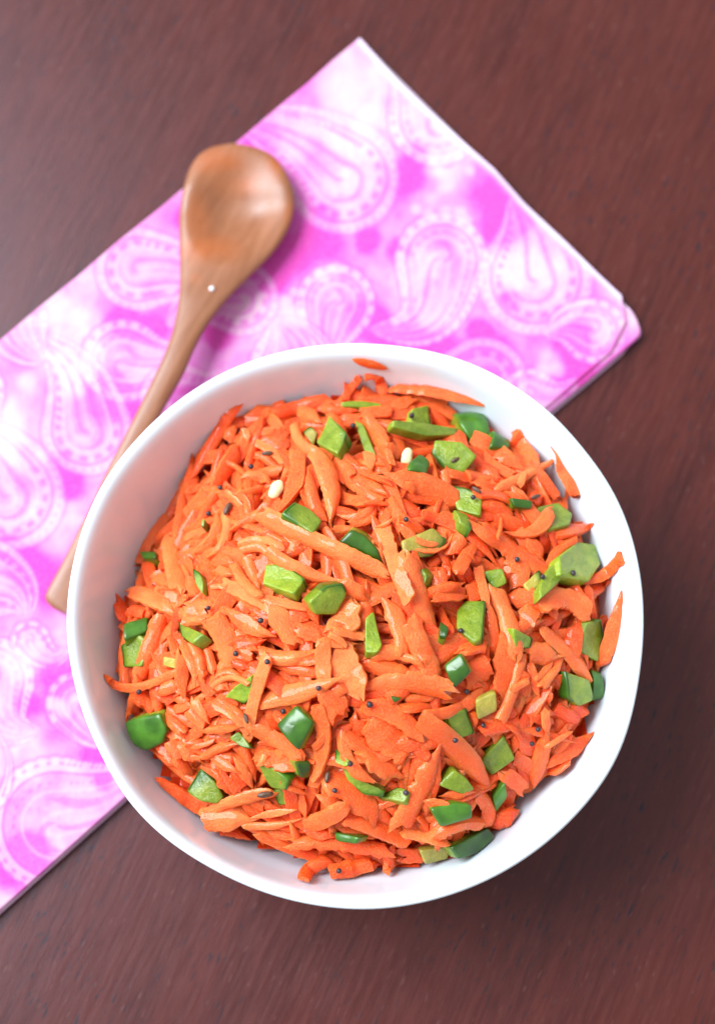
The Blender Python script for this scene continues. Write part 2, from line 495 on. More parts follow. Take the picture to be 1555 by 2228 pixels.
def build_napkin():
    root = bpy.data.objects.new('napkin', None)
    COL.objects.link(root)
    root.location = at(500, 900, 0)
    root.empty_display_size = 0.02
    tag(root, 'folded pink and white paisley cotton napkin lying under the bowl and wooden spoon', 'napkin')
    UL, UR = EDGE_UL, EDGE_UR
    low = [(1352, 641), (1356, 660), (1368, 735), (1300, 795), (1200, 880), (275, 1728), (0, 1975), (-160, 2118), (-330, 2270)]
    # top layer: its corner is cut back at the right, the layer below pokes out
    lowT = [(1349, 645), (1240, 838), (1196, 888), (275, 1733), (0, 1980), (-160, 2122), (-330, 2274)]
    # (long sides share their parameter by arc length)
    lowT = [(1352, 641), (1196, 880), (275, 1733), (0, 1980), (-160, 2122), (-330, 2274)]
    lowA = [(1345, 700), (1200, 872), (275, 1735), (0, 1982), (-160, 2124), (-330, 2276)]
    sheet('top_layer', CLOTH_Z, 0.0010, UL, UR[:-1] + [(1340, 638)], [(1352, 641), (1362, 700), (1330, 765), (1188, 888), (275, 1734), (0, 1981), (-160, 2123), (-330, 2275)], 460, 760, M_CLOTH, root)
    sh = [(783, 84), (1085, 381), (1335, 640), (1368, 668)]
    sheet('folded_layer', CLOTH_Z - 0.0011, 0.0010, [(x + 1, y + 5) for x, y in UL], sh, [(1368, 668), (1386, 694), (1397, 727), (1356, 764), (1202, 893), (275, 1738), (0, 1985), (-160, 2127), (-330, 2279)], 160, 200, M_CLOTH, root, seed=1)
    sheet('under_layer', CLOTH_Z - 0.0022, 0.0009, [(x + 3, y + 5) for x, y in UL], [(x - 3, y + 6) for x, y in sh], [(1360, 668), (1380, 696), (1388, 730), (1352, 770), (1199, 899), (275, 1740), (0, 1987), (-160, 2129), (-330, 2281)], 60, 80, M_HEM, root, False, seed=2)
    sheet('bottom_layer', CLOTH_Z - 0.0032, 0.0009, [(x + 3, y + 5) for x, y in UL], [(x - 5, y + 8) for x, y in sh], [(1356, 670), (1376, 700), (1383, 734), (1349, 776), (1197, 904), (275, 1742), (0, 1989), (-160, 2131), (-330, 2283)], 60, 80, M_LINING, root, False, seed=3)
build_napkin()

# ------------------------------------------------------------------ bowl
RIM = [(302, 945), (376, 874), (454, 821), (514, 790), (589, 765), (656, 749), (720, 742), (800, 740), (850, 745), (960, 763), (1048, 794), (1143, 851), (1206, 900), (1264, 968), (1323, 1045),
       (1363, 1126), (1389, 1218), (1399, 1280), (1402, 1340), (1399, 1420), (1388, 1500), (1374, 1572), (1338, 1667), (1270, 1759), (1191, 1835), (1111, 1891), (999, 1943), (900, 1970),
       (800, 1981), (689, 1972), (573, 1943), (453, 1887), (350, 1819), (274, 1741), (214, 1631), (187, 1578), (168, 1517), (151, 1444), (143, 1379), (143, 1326), (151, 1257), (163, 1200), (177, 1150), (200, 1092), (231, 1034), (269, 982)]
def rim_radius():
    a, r = [], []
    for px, py in RIM:
        p = at(px, py, H_RIM)
        a.append(math.atan2(p.y, p.x)); r.append(math.hypot(p.x, p.y))
    o = np.argsort(a); a = np.array(a)[o]; r = np.array(r)[o]
    th = np.linspace(-math.pi, math.pi, 361)[:-1]
    ri = np.interp(th, np.concatenate([a - 2 * math.pi, a, a + 2 * math.pi]), np.tile(r, 3))
    k = np.exp(-np.linspace(-2, 2, 25) ** 2); k /= k.sum()
    return th, np.convolve(np.tile(ri, 3), k, 'same')[360:720]
RTH, RR = rim_radius()
def rim_r(theta):
    return np.interp(theta, np.append(RTH, math.pi), np.append(RR, RR[0]))

# profile as fraction of the rim radius; inner wall heights
INNER = [(0.962, H_RIM - 0.0006), (0.945, H_RIM - 0.003), (0.925, H_RIM - 0.008), (0.895, H_RIM - 0.015), (0.84, H_RIM - 0.024), (0.75, H_RIM - 0.034), (0.62, H_RIM - 0.043), (0.42, H_RIM - 0.0495), (0.2, H_RIM - 0.0515), (0.0, H_RIM - 0.052)]
OUTER = [(0.40, 0.0050), (0.41, 0.0047), (0.43, 0.0050), (0.45, 0.0075), (0.58, 0.0110), (0.74, 0.020), (0.86, 0.031), (0.935, 0.043), (0.975, 0.052), (0.993, H_RIM - 0.0035), (0.999, H_RIM - 0.0016), (0.998, H_RIM - 0.0004), (0.990, H_RIM + 0.0002), (0.978, H_RIM)]
def build_bowl():
    # dense spline of the profile
    prof = [(0.0, 0.0072), (0.38, 0.0072)] + OUTER + INNER
    P = []
    pr = np.array(prof)
    seg = np.hypot(*(np.diff(pr, axis=0) * np.array([0.08, 1])).T); c = np.concatenate([[0], np.cumsum(seg)])
    s = np.unique(np.concatenate([c, np.linspace(0, c[-1], 90)]))
    pf, pz = np.interp(s, c, pr[:, 0]), np.interp(s, c, pr[:, 1])
    # soften corners except at the rim
    for _ in range(3):
        pf[1:-1] = pf[1:-1] * 0.5 + (pf[:-2] + pf[2:]) * 0.25
        pz[1:-1] = pz[1:-1] * 0.5 + (pz[:-2] + pz[2:]) * 0.25
    N = 200
    th = np.linspace(-math.pi, math.pi, N + 1)[:-1]
    rr = rim_r(th); mean = rr.mean()
    verts, faces = [], []
    for i, (f, z) in enumerate(zip(pf, pz)):
        wgt = min(1, max(0, (f - 0.4) / 0.6))
        r = f * (mean + (rr - mean) * wgt)
        zz = z + (0.0006 * np.sin(th * 2 + 1) + 0.0004 * np.sin(th * 3)) * wgt ** 3
        verts += np.stack([r * np.cos(th), r * np.sin(th), zz], -1).tolist()
    M = len(pf)
    for i in range(1, M - 2):
        for j in range(N):
            k = (j + 1) % N
            faces.append((i * N + j, i * N + k, (i + 1) * N + k, (i + 1) * N + j))
    faces.append(tuple(range(2 * N - 1, N - 1, -1)))
    faces.append(tuple(range((M - 2) * N, (M - 1) * N)))
    me = mesh('serving_bowl', verts, faces, True, 60)
    # stains of dressing on the inner wall
    V = np.array(verts); px, py = project(V[:, 0], V[:, 1], V[:, 2])
    inner = np.repeat((np.arange(M) > M * 0.5), N)
    st = np.zeros(len(V))
    for x, y, rx, ry, k in ((1133, 885, 9, 7, .6), (930, 800, 24, 9, .16), (905, 812, 40, 10, .10), (362, 1690, 16, 12, .35), (395, 1805, 26, 10, .12), (268, 1560, 10, 14, .3), (650, 885, 60, 10, .12), (810, 1903, 40, 8, .25), (1320, 1330, 10, 30, .14)):
        st += k * np.exp(-((px - x) / rx) ** 2 - ((py - y) / ry) ** 2)
    st *= inner
    a = me.attributes.new('stain', 'FLOAT', 'POINT'); a.data.foreach_set('value', st.astype(np.float32))
    bmx = bmesh.new(); bmx.from_mesh(me); bmesh.ops.recalc_face_normals(bmx, faces=bmx.faces); bmx.to_mesh(me); bmx.free()
    o = link('serving_bowl', me, M_BOWL)
    tag(o, 'round white glazed ceramic bowl heaped with carrot salad, standing partly on the napkin', 'bowl')
    return np.array(pf), np.array(pz)
build_bowl()

# inner wall radius at a height
_iz = np.array([z for f, z in INNER][::-1]); _if = np.array([f for f, z in INNER][::-1])
def wall_r(z, theta):
    f = np.interp(z, _iz, _if)
    return f * rim_r(theta)

# ------------------------------------------------------------------ wooden spoon
SPOON = [(314, 500, 516), (318, 468, 546), (326, 448, 572), (338, 432, 594), (360, 416, 613), (385, 406, 628), (410, 399, 637), (433, 395, 641), (457, 391, 641), (480, 390, 636), (505, 390, 626), (528, 391, 612), (556, 392, 590), (595, 392, 550), (633, 391, 511), (671, 387, 477), (718, 377, 444), (766, 361, 420),
         (813, 339, 401), (861, 316, 373), (909, 292, 346), (956, 268, 320), (1004, 244, 297), (1051, 220, 275), (1099, 199, 255), (1146, 175, 235), (1194, 152, 216), (1242, 127, 198), (1289, 104, 184), (1308, 94, 180), (1318, 96, 178), (1330, 112, 176), (1338, 130, 174)]
def build_spoon():
    S = np.array(SPOON, float)
    n = 150
    ys = np.concatenate([314 + (1 - np.cos(np.linspace(0, math.pi / 2, 36))) * 90, np.linspace(406, 1338, n)])
    lx, rx = np.interp(ys, S[:, 0], S[:, 1]), np.interp(ys, S[:, 0], S[:, 2])
    def sm(a):
        b = a.copy(); b[2:-2] = (a[:-4] + a[1:-3] * 2 + a[2:-2] * 3 + a[3:-1] * 2 + a[4:]) / 9
        return b
    for _ in range(3): lx, rx = sm(lx), sm(rx)
    t = (ys - 314) / (1338 - 314)
    base = CLOTH_Z + 0.0003
    # spine height of the underside and thickness along the length
    zb = base + np.interp(t, [0, .05, .13, .22, .32, .45, .6, .75, .9, 1], np.array([6.0, 3.2, 0.0, 1.6, 5.0, 6.5, 6.0, 4.0, 1.4, 0.2]) * MM)
    thk = np.interp(t, [0, .04, .1, .2, .3, .45, .6, .9, 1], np.array([1.6, 4.5, 8.5, 7.5, 5.5, 5.0, 4.8, 4.2, 3.6]) * MM)
    for _ in range(4): zb, thk = sm(zb), sm(thk)
    NS = 28
    verts, faces, st = [], [], []
    nr = len(ys)
    edge_z = zb + thk * 0.62
    for i in range(nr):
        for k in range(2 * NS):
            a = math.pi * k / NS                              # round the cross-section
            s, c = math.cos(a), math.sin(a)
            sx = math.copysign(abs(s) ** 0.85, s)
            px = (lx[i] + rx[i]) / 2 + sx * (rx[i] - lx[i]) / 2
            py = ys[i] + sx * (0.0 if t[i] < 0.9 else (t[i] - 0.9) * 90)
            if c >= 0: z = edge_z[i] + thk[i] * 0.38 * c ** 0.8
            else: z = edge_z[i] - thk[i] * 0.62 * (-c) ** 0.8
            if c > 0:
                e = math.hypot((px - 517 + (py - 455) * 0.10) / 112, (py - 455) / 126)
                dep = smooth01(np.array((1.04 - e) / 0.9)) ** 0.8
                z -= float(dep) * 5.0 * MM
                z = max(z, zb[i] + 0.0012)
            p = at(px, py, edge_z[i]); verts.append((p.x, p.y, z))
            f = 0.0
            if c > 0:
                for x, y, rx_, ry_, q in ((470, 350, 60, 30, .9), (545, 400, 36, 26, .8), (430, 480, 30, 60, .5), (450, 545, 70, 40, .55), (600, 360, 26, 40, .7), (520, 380, 90, 60, .3), (427, 610, 14, 14, .4), (630, 470, 16, 40, .4), (560, 500, 80, 60, .15)):
                    f = max(f, q * math.exp(-((px - x) / rx_) ** 2 - ((py - y) / ry_) ** 2))
            st.append(f)
    W = 2 * NS
    for i in range(nr - 1):
        for k in range(W):
            j = (k + 1) % W
            faces.append((i * W + k, i * W + j, (i + 1) * W + j, (i + 1) * W + k))
    faces.append(tuple(range(W - 1, -1, -1))); faces.append(tuple(range((nr - 1) * W, nr * W)))
    me = mesh('wooden_spoon', verts, faces, True, 55)
    a = me.attributes.new('stain', 'FLOAT', 'POINT'); a.data.foreach_set('value', np.array(st, np.float32))
    b = bmesh.new(); b.from_mesh(me); bmesh.ops.recalc_face_normals(b, faces=b.faces); b.to_mesh(me); b.free()
    o = link('wooden_spoon', me, M_SPOON)
    tag(o, 'brown wooden spoon with a wet orange stained hollow, lying across the pink napkin', 'spoon')
    # salt grain stuck to the spoon's neck
    b = bmesh.new(); bmesh.ops.create_icosphere(b, subdivisions=2, radius=0.00085)
    for v in b.verts: v.co *= 1 + 0.18 * noise.noise(v.co * 2500)
    me = bpy.data.meshes.new('salt_grain'); b.to_mesh(me); b.free(); me.shade_smooth()
    n = NT('white_grain'); n.set(color=(0.85, 0.85, 0.88), rough=0.25)
    g = link('salt_grain', me, n.m)
    i = int(np.argmin(abs(ys - 628)))
    g.location = at(461, 628, edge_z[i] + thk[i] * 0.38 + 0.0004)
    tag(g, 'tiny white grain stuck on the neck of the wooden spoon', 'grain')
build_spoon()

# ------------------------------------------------------------------ the heap of salad
G = 0.0005
GN = 340
GX0 = -GN * G / 2
gx = GX0 + (np.arange(GN) + 0.5) * G
GXX, GYY = np.meshgrid(gx, gx)            # row index = y
GR, GT = np.hypot(GXX, GYY), np.arctan2(GYY, GXX)
# outline of the salad against the wall, in photograph pixels (salad level is solved from it)
OUTL = [(790, 822), (900, 835), (1055, 868), (1110, 950), (1225, 980), (1260, 1090), (1325, 1200), (1352, 1290), (1345, 1400), (1310, 1500), (1285, 1620), (1180, 1710), (1110, 1780), (1060, 1860), (960, 1885), (850, 1900), (740, 1915),
        (640, 1880), (520, 1840), (420, 1790), (350, 1710), (285, 1610), (250, 1510), (240, 1400), (255, 1310), (330, 1200), (375, 1080), (430, 960), (520, 885), (640, 880)]
def edge_levels():
    ang, zz = [], []
    for px, py in OUTL:
        best, bz = 1e9, 0
        for z in np.linspace(H_RIM - 0.035, H_RIM - 0.002, 100):
            p = at(px, py, z); th = math.atan2(p.y, p.x)
            e = abs(math.hypot(p.x, p.y) - float(wall_r(z, th)))
            if e < best: best, bz, ba = e, z, th
        ang.append(ba); zz.append(bz)
    o = np.argsort(ang)
    return np.array(ang)[o], np.array(zz)[o]
EA, EZ = edge_levels()
EZ = np.clip(EZ, H_RIM - 0.026, H_RIM - 0.010)
def edge_z(th):
    return np.interp(th, np.concatenate([EA - 2 * math.pi, EA, EA + 2 * math.pi]), np.tile(EZ, 3))
_ez = edge_z(GT)
_er = wall_r(_ez, GT)
PEAK = at(720, 1380, H_RIM + 0.008)
_pr = np.clip(GR / _er, 0, 1.2)
_sh = np.hypot(GXX - PEAK.x * 0.6, GYY - PEAK.y * 0.6) / 0.075
TOPZ = H_RIM + 0.015
DOME = _ez + (TOPZ - _ez) * np.clip(1 - _pr ** 1.8, 0, 1) + 0.0016 * (vnoise(GXX, GYY, 55, 2, 3) - 0.5) * 2
WALLZ = np.interp(np.clip(GR / rim_r(GT), 0, 1.0), [f for f, z in INNER][::-1], [z for f, z in INNER][::-1])
WALLZ = np.where(GR / rim_r(GT) > 0.975, 1.0, WALLZ)
HM = np.maximum(DOME - 0.0125, WALLZ)
HM0 = HM.copy()
ID = np.full(HM.shape, -1, int)

def samp(A, x, y):
    i = np.clip(((np.asarray(y) - GX0) / G).astype(int), 0, GN - 1)
    j = np.clip(((np.asarray(x) - GX0) / G).astype(int), 0, GN - 1)
    return A[i, j]

def catmull(pts, n):
    P = [np.array(p, float) for p in pts]
    if len(P) == 2:
        t = np.linspace(0, 1, n)[:, None]
        return P[0] * (1 - t) + P[1] * t
    # quadratic/cubic through the points by chord parameter
    P = np.array(P)
    d = np.concatenate([[0], np.cumsum(np.hypot(*np.diff(P, axis=0).T))]); d /= d[-1]
    t = np.linspace(0, 1, n)
    out = np.zeros((n, 2))
    for i in range(len(P)):
        l = np.ones(n)
        for j in range(len(P)):
            if j != i: l *= (t - d[j]) / (d[i] - d[j])
        out += l[:, None] * P[i]
    return out

PIECES = []     # dicts of everything that lies in the salad

def stamp(pid, V, r=1):
    """raise the height field under a cloud of surface points"""
    i = ((V[:, 1] - GX0) / G).astype(int); j = ((V[:, 0] - GX0) / G).astype(int)
    for di in range(-r, r + 1):
        for dj in range(-r, r + 1):
            ii, jj = np.clip(i + di, 0, GN - 1), np.clip(j + dj, 0, GN - 1)
            m = V[:, 2] > HM[ii, jj]
            # later writes win only where higher
            o = np.argsort(V[m, 2])
            HM[ii[m][o], jj[m][o]] = V[m, 2][o]
            ID[ii[m][o], jj[m][o]] = pid

def raise_rows(verts, K):
    """lift each row of K points until none of it is inside the bowl's wall"""
    for a in range(0, len(verts), K):
        row = verts[a:a + K]; up = 0.0
        for p in row:
            r = math.hypot(p.x, p.y); th = math.atan2(p.y, p.x); rr_ = float(rim_r(th))
            f = r / rr_
            if f > 0.962:
                k = 0.962 * rr_ / r; p.x *= k; p.y *= k; f = 0.962
            up = max(up, float(np.interp(f, _if, _iz)) + 0.0003 - p.z)
        up = min(up, 0.0022)
        for p in row:
            p.z += up
            r = math.hypot(p.x, p.y)
            if p.z < H_RIM:
                wr = float(wall_r(p.z, math.atan2(p.y, p.x))) - 0.0002
                if r > wr: p.x *= wr / r; p.y *= wr / r

def shred(pts_px, w_px, tone, traced=True, rough=1.0, lift=0.0):
    """one grated carrot shred laid on what is already in the bowl"""
    n = max(9, min(56, int(np.hypot(*(np.array(pts_px[-1]) - np.array(pts_px[0]))) / (5 if traced else 11))))
    c = catmull(pts_px, n)
    wid = w_px / 7.9 * MM * rnd.uniform(0.92, 1.08)
    z = np.full(n, H_RIM)
    jit0 = rnd.uniform(-0.0012, 0.0020)
    for it in range(3):
        P = np.array([at(c[i, 0], c[i, 1], z[i]) for i in range(n)])
        x, y = P[:, 0], P[:, 1]
        T = np.gradient(np.stack([x, y], -1), axis=0); T /= np.linalg.norm(T, axis=1)[:, None] + 1e-12
        S = np.stack([-T[:, 1], T[:, 0]], -1)
        hs = np.stack([samp(HM, x + S[:, 0] * wid * k, y + S[:, 1] * wid * k) for k in (-0.32, 0, 0.32)], 0)
        hs = np.minimum(hs, H_RIM + 0.02)
        h = hs.mean(0)
        tt = np.linspace(-1, 1, n)
        A = np.polyfit(tt, h, 1); line = np.polyval(A, tt) + 0.35 * max(0, (h - np.polyval(A, tt)).max())
        kk = 13 if n > 24 else 7
        hsm = np.convolve(np.pad(h, kk // 2, 'edge'), np.ones(kk) / kk, 'valid')
        z = 0.55 * line + 0.45 * hsm
        cap = samp(DOME, x, y) + lift + jit0
        z = np.minimum(z, cap)
        wl = samp(WALLZ, x, y)
        z = np.maximum(z, np.where(wl < 0.5, wl + 0.0004, z))
        z = np.convolve(np.pad(z, 1, 'edge'), np.array([.25, .5, .25]), 'valid')
    thick = min(0.0023, max(0.0009, wid * rnd.uniform(0.30, 0.55)))
    # gentle arch
    L = np.hypot(x[-1] - x[0], y[-1] - y[0]) + 1e-6
    arch = rnd.uniform(-0.02, 0.07) * L
    tt01 = np.linspace(0, 1, n)
    z = z + arch * 4 * tt01 * (1 - tt01) * 0.6 + (tt01 - 0.5) * (rnd.gauss(0, 0.17) * L if traced and float((samp(GR, x, y) / samp(_er, x, y)).max()) < 0.85 else 0)
    P[:, 2] = z
    P = np.array([at(c[i, 0], c[i, 1], z[i]) for i in range(n)])
    T = np.gradient(P, axis=0); T /= np.linalg.norm(T, axis=1)[:, None]
    nearw = float((samp(GR, x, y) / samp(_er, x, y)).max())
    roll0 = rnd.gauss(0, 0.32); rollt = rnd.uniform(-0.7, 0.7)
    # ends: pointed / rounded / cut
    e0, e1 = rnd.choice('prcc'), rnd.choice('pprc')
    sk0, sk1 = rnd.uniform(-.55, .55), rnd.uniform(-.55, .55)
    ptl = rnd.uniform(0.22, 0.5)
    def endf(u, k):
        if k == 'p': return min(1, 0.10 + 0.9 * (u / ptl) ** 0.8)
        if k == 'r': return min(1, max(0.10, math.sqrt(max(0, 1 - (1 - min(u / 0.13, 1)) ** 2))))
        return 1.0 if u > 0.02 else 0.86
    flat = rnd.random() < 0.45
    if flat: cs = [(-1, .10), (-.93, .85), (-.5, 1.0), (0, .96), (.5, 1.0), (.95, .8), (1, .05), (.85, -.55), (0, -.75), (-.85, -.5)]
    else:    cs = [(-1, -.1), (-.82, .50), (-.45, .90), (0, 1.08), (.45, .88), (.82, .45), (1, -.15), (.7, -.65), (0, -.8), (-.7, -.6)]
    teethA, teethB = rnd.choice([0.04, 0.10, 0.18, 0.30]) * rough, rnd.choice([0.03, 0.08, 0.16]) * rough
    seed = rnd.uniform(0, 100)
    ridge = rnd.choice([0, 0.04, 0.14, 0.24]); rside = rnd.uniform(-.4, .4)
    len_w = max(1.0, L / 0.0022); tv0 = []; rag = rnd.choice([0.3, 1.0, 2.0])
    verts, uvs = [], []
    u_len = np.concatenate([[0], np.cumsum(np.linalg.norm(np.diff(P, axis=0), axis=1))])
    for i in range(n):
        u = tt01[i]
        wv = min(endf(u, e0), endf(1 - u, e1))
        wv *= 1 + 0.12 * noise.noise(Vector((seed, u * 3.1, 0)))
        wa = 1.3 * noise.noise(Vector((seed + 5, u * len_w * 0.45, 0)))
        ja = (u * len_w * 0.8 + wa + seed) % 1.0 * max(0, 0.5 + 1.2 * noise.noise(Vector((seed + 9, u * 2.5, 0))))
        jb = (u * len_w * 0.6 - wa + seed * 2) % 1.0 * max(0, 0.5 + 1.2 * noise.noise(Vector((seed + 19, u * 2.5, 0))))
        na, nb_ = noise.noise(Vector((seed, u * len_w * 1.6, 3))), noise.noise(Vector((seed, u * len_w * 1.6, 8)))
        lo_a, lo_b = noise.noise(Vector((seed, u * 3.5, 13))), noise.noise(Vector((seed, u * 3.5, 18)))
        wl_ = wv * (1 - teethA * ja + (0.05 + teethA * 0.7) * na + 0.12 * lo_a)
        wr_ = wv * (1 - teethB * jb + (0.05 + teethB * 0.7) * nb_ + 0.12 * lo_b)
        side = Vector((0, 0, 1)).cross(Vector(T[i])); side.normalize()
        nor = Vector(T[i]).cross(side)
        if nor.z < 0: nor = -nor
        ro = roll0 + rollt * (u - 0.5)
        q = Matrix.Rotation(ro, 3, Vector(T[i]))
        side, nor = q @ side, q @ nor
        tv = thick * (0.35 + 0.65 * min(1, wv * 1.3))
        fo0, fo1 = max(0, 1 - u / 0.25), max(0, 1 - (1 - u) / 0.25)
        for s, hh in cs:
            ww = (wl_ if s < 0 else wr_) * wid / 2
            hn = hh * tv / 2 * (1 + 0.18 * noise.noise(Vector((seed, u * 9, s * 2)))) + ridge * wid * 0.5 * (1 - abs(s - rside) / (1 + abs(rside)))
            p = Vector(P[i]) + side * (s * ww) + nor * hn + Vector(T[i]) * (s * wid * 0.5 * (sk0 * fo0 - sk1 * fo1) + (fo1 ** 2 - fo0 ** 2) * wid * 0.35 * rag * noise.noise(Vector((seed, s * 2.3, hh * .8 + (u > .5) * 9))))
            verts.append(p); uvs.append((u_len[i] + seed * 0.01, s * wid / 2)); tv0.append(tone + 0.30 * noise.noise(Vector((seed, u * 4, s * 1.2))) - 0.16 * abs(s) ** 3 * (1 if hh > -.2 else 0))
    K = len(cs)
    # keep it inside the bowl's wall
    raise_rows(verts, K)
    # end caps pushed out a little
    faces = []
    for i in range(n - 1):
        for k in range(K):
            j = (k + 1) % K
            faces.append((i * K + k, i * K + j, (i + 1) * K + j, (i + 1) * K + k))
    faces.append(tuple(range(K - 1, -1, -1))); faces.append(tuple(range((n - 1) * K, n * K)))
    pid = len(PIECES)
    V = np.array([tuple(v) for v in verts])
    # denser points for the height field
    mid = (V[:-K] + V[K:]) / 2
    dense = np.concatenate([V, mid, (P + np.array([0, 0, thick * .4]))])
    stamp(pid, dense, 1)
    PIECES.append(dict(kind='carrot', V=V, F=faces, UV=uvs, tone=tone, tv=tv0, c=c, w=w_px, traced=traced, P=P))
    return pid

CROPS = {'A': (350, 730, 3.11), 'B': (850, 730, 2.728), 'C': (200, 1150, 2.827), 'D': (700, 1150, 2.221), 'E': (230, 1500, 2.508), 'F': (800, 1500, 2.508)}
def cpx(cr, x, y):
    ox, oy, s = CROPS[cr]
    return (ox + x / s, oy + y / s)

# ---- filler shreds, at random, building up the heap from below
def dome_px():
    while True:
        a, r = rnd.uniform(0, 2 * math.pi), math.sqrt(rnd.random())
        th = a if a < math.pi else a - 2 * math.pi
        er = float(wall_r(edge_z(th), th))
        rr = er * r * 0.97
        x, y = rr * math.cos(a), rr * math.sin(a)
        z = float(samp(DOME, x, y))
        px, py = project(np.array(x), np.array(y), np.array(z))
        return float(px), float(py), r, a
for _ in range(1300):
    px, py, r, a = dome_px()
    L = rnd.uniform(90, 230); an = rnd.uniform(0, math.pi)
    if r > 0.8: L *= 0.75; an = -a + math.pi / 2 + rnd.gauss(0, 0.5)
    dx, dy = math.cos(an) * L / 2, math.sin(an) * L / 2
    bad = False
    for sg in (-1, 1):
        q = at(px + sg * dx, py + sg * dy, H_RIM - 0.012)
        if math.hypot(q.x, q.y) > 0.96 * float(samp(_er, q.x, q.y)): bad = True
    if bad: continue
    k = rnd.uniform(-0.11, 0.11)
    shred([(px - dx, py - dy), (px - dy * k, py + dx * k), (px + dx, py + dy)], rnd.uniform(20, 42), rnd.uniform(0.3, 0.9), traced=False, lift=-0.0045 + 0.0034 * _ / 1300)

# ---- shreds and pepper pieces as the photograph shows them, lowest first: C(crop, points..., width, tone) ; P(crop, outline, look)
SEQ = []
def C(cr, *a): SEQ.append(('c', cr, a))  # tone mixes the carrot's own colour with light and shade traced into it
def P_(cr, pts, look, side=None): SEQ.append(('p', cr, pts, look, side))

# deepest layer
P_('A', [(1220, 440), (1360, 432), (1500, 450), (1500, 482), (1360, 478), (1230, 470)], 'flesh')
P_('B', [(590, 570), (690, 620), (685, 690), (590, 660)], 'skin')
P_('B', [(130, 430), (230, 405), (242, 540), (130, 515)], 'flesh')
P_('B', [(370, 450), (440, 440), (540, 490), (580, 600), (560, 655), (460, 625), (395, 560)], 'skin', (0, 1))
P_('B', [(700, 965), (830, 985), (822, 1035), (720, 1020)], 'skin')
P_('C', [(300, 150), (400, 150), (400, 190), (320, 190)], 'skin')
P_('C', [(200, 590), (350, 550), (345, 640), (200, 690)], 'skin')
P_('C', [(430, 780), (540, 800), (520, 860), (430, 835)], 'olive')
P_('D', [(820, 1290), (880, 1220), (890, 1290), (835, 1370)], 'skin')
P_('F', [(740, 500), (870, 505), (850, 560), (755, 565)], 'skin')
P_('E', [(1260, 775), (1400, 805), (1380, 840), (1270, 825)], 'skin')
P_('D', [(570, 450), (612, 480), (600, 530), (568, 520)], 'skin')
P_('D', [(330, 808), (385, 820), (350, 842)], 'skin')
C('A', (820, 590), (740, 700), 80, 1); C('A', (1000, 560), (880, 620), (770, 730), 90, 1)
C('A', (700, 560), (640, 740), (590, 890), 80, .9); C('A', (650, 720), (860, 740), 100, .9)
C('A', (1240, 440), (1290, 350), (1350, 300), 60, .8); C('A', (1380, 300), (1440, 290), (1500, 420), 80, .8)
C('A', (180, 1060), (330, 1000), 60, .9); C('A', (110, 1110), (300, 1100), 65, .9); C('A', (110, 1290), (200, 1220), 80, .9)
C('A', (200, 1190), (240, 1340), 80, .8); C('A', (20, 1390), (180, 1330), 70, .9)
C('A', (560, 1300), (690, 1400), 120, .9); C('A', (460, 1400), (550, 1490), 100, .9); C('A', (960, 1090), (1070, 1190), 100, .9)
C('A', (530, 465), (390, 660), (200, 990), 95, .75); C('A', (480, 600), (455, 715), 95, .3)
C('B', (130, 380), (0, 440), 90, .6); C('B', (-20, 470), (120, 470), 70, .7); C('B', (0, 560), (120, 600), (240, 690), 80, .8)
C('B', (820, 760), (900, 850), (980, 960), 70, .8); C('B', (860, 870), (970, 970), 60, .8); C('B', (820, 980), (900, 960), 90, .9)
C('B', (920, 1140), (960, 1290), 110, .9); C('B', (290, 1370), (330, 1490), 100, .9); C('B', (0, 980), (260, 1130), 120, .9)
C('B', (400, 1320), (460, 1500), 90, .9); C('B', (440, 1280), (560, 1340), 90, .9); C('B', (840, 1060), (870, 1160), 90, .8)
C('B', (1080, 1560), (1290, 1470), 100, .7); C('B', (1150, 1500), (1190, 1700), 90, .7)
C('D', (560, 190), (570, 310), 80, .7); C('D', (600, 400), (640, 560), 90, .8); C('D', (1230, 450), (1200, 620), 90, .8)
C('D', (1120, 870), (1240, 930), 80, .9); C('D', (1200, 840), (1260, 900), 70, .9); C('D', (950, 920), (1000, 1090), 90, .9)
C('D', (900, 1000), (940, 1120), 80, .8); C('D', (1010, 880), (1120, 930), 80, .8)
C('D', (420, 1030), (560, 1090), 90, .9); C('D', (170, 910), (190, 1010), 90, .8); C('D', (820, 1400), (915, 1385), 110, .9)
C('D', (1040, 780), (1110, 870), 100, .8); C('D', (1130, 700), (1190, 800), 100, .8); C('D', (0, 870), (25, 1040), (5, 1200), 70, .8)
C('C', (370, 330), (450, 280), 100, .8); C('C', (150, 425), (210, 570), 105, .9); C('C', (230, 500), (330, 520), 90, .9)
C('C', (880, 720), (1060, 690), 120, .9); C('C', (890, 790), (1010, 850), 110, .9); C('C', (1200, 500), (1330, 560), 140, .8)
C('C', (280, 1010), (330, 1110), 90, .9); C('C', (400, 1000), (500, 1060), 90, 1); C('C', (1080, 1180), (1140, 1240), 90, .9)
C('C', (750, 1290), (880, 1280), 70, .9); C('C', (850, 1400), (880, 1480), 80, .9)
C('E', (650, 470), (740, 570), 110, .8); C('E', (1060, 755), (1250, 800), 95, .9); C('E', (560, 730), (770, 810), 80, .8)
C('E', (700, 430), (780, 500), 80, .9); C('F', (-10, 850), (130, 885), 90, .8); C('F', (100, 850), (130, 990), 75, .8)
C('F', (170, 905), (300, 905), 90, .7); C('F', (-20, 935), (60, 960), 60, .9); C('F', (660, 740), (780, 690), 110, .9)
C('F', (820, 430), (900, 500), 80, .8)

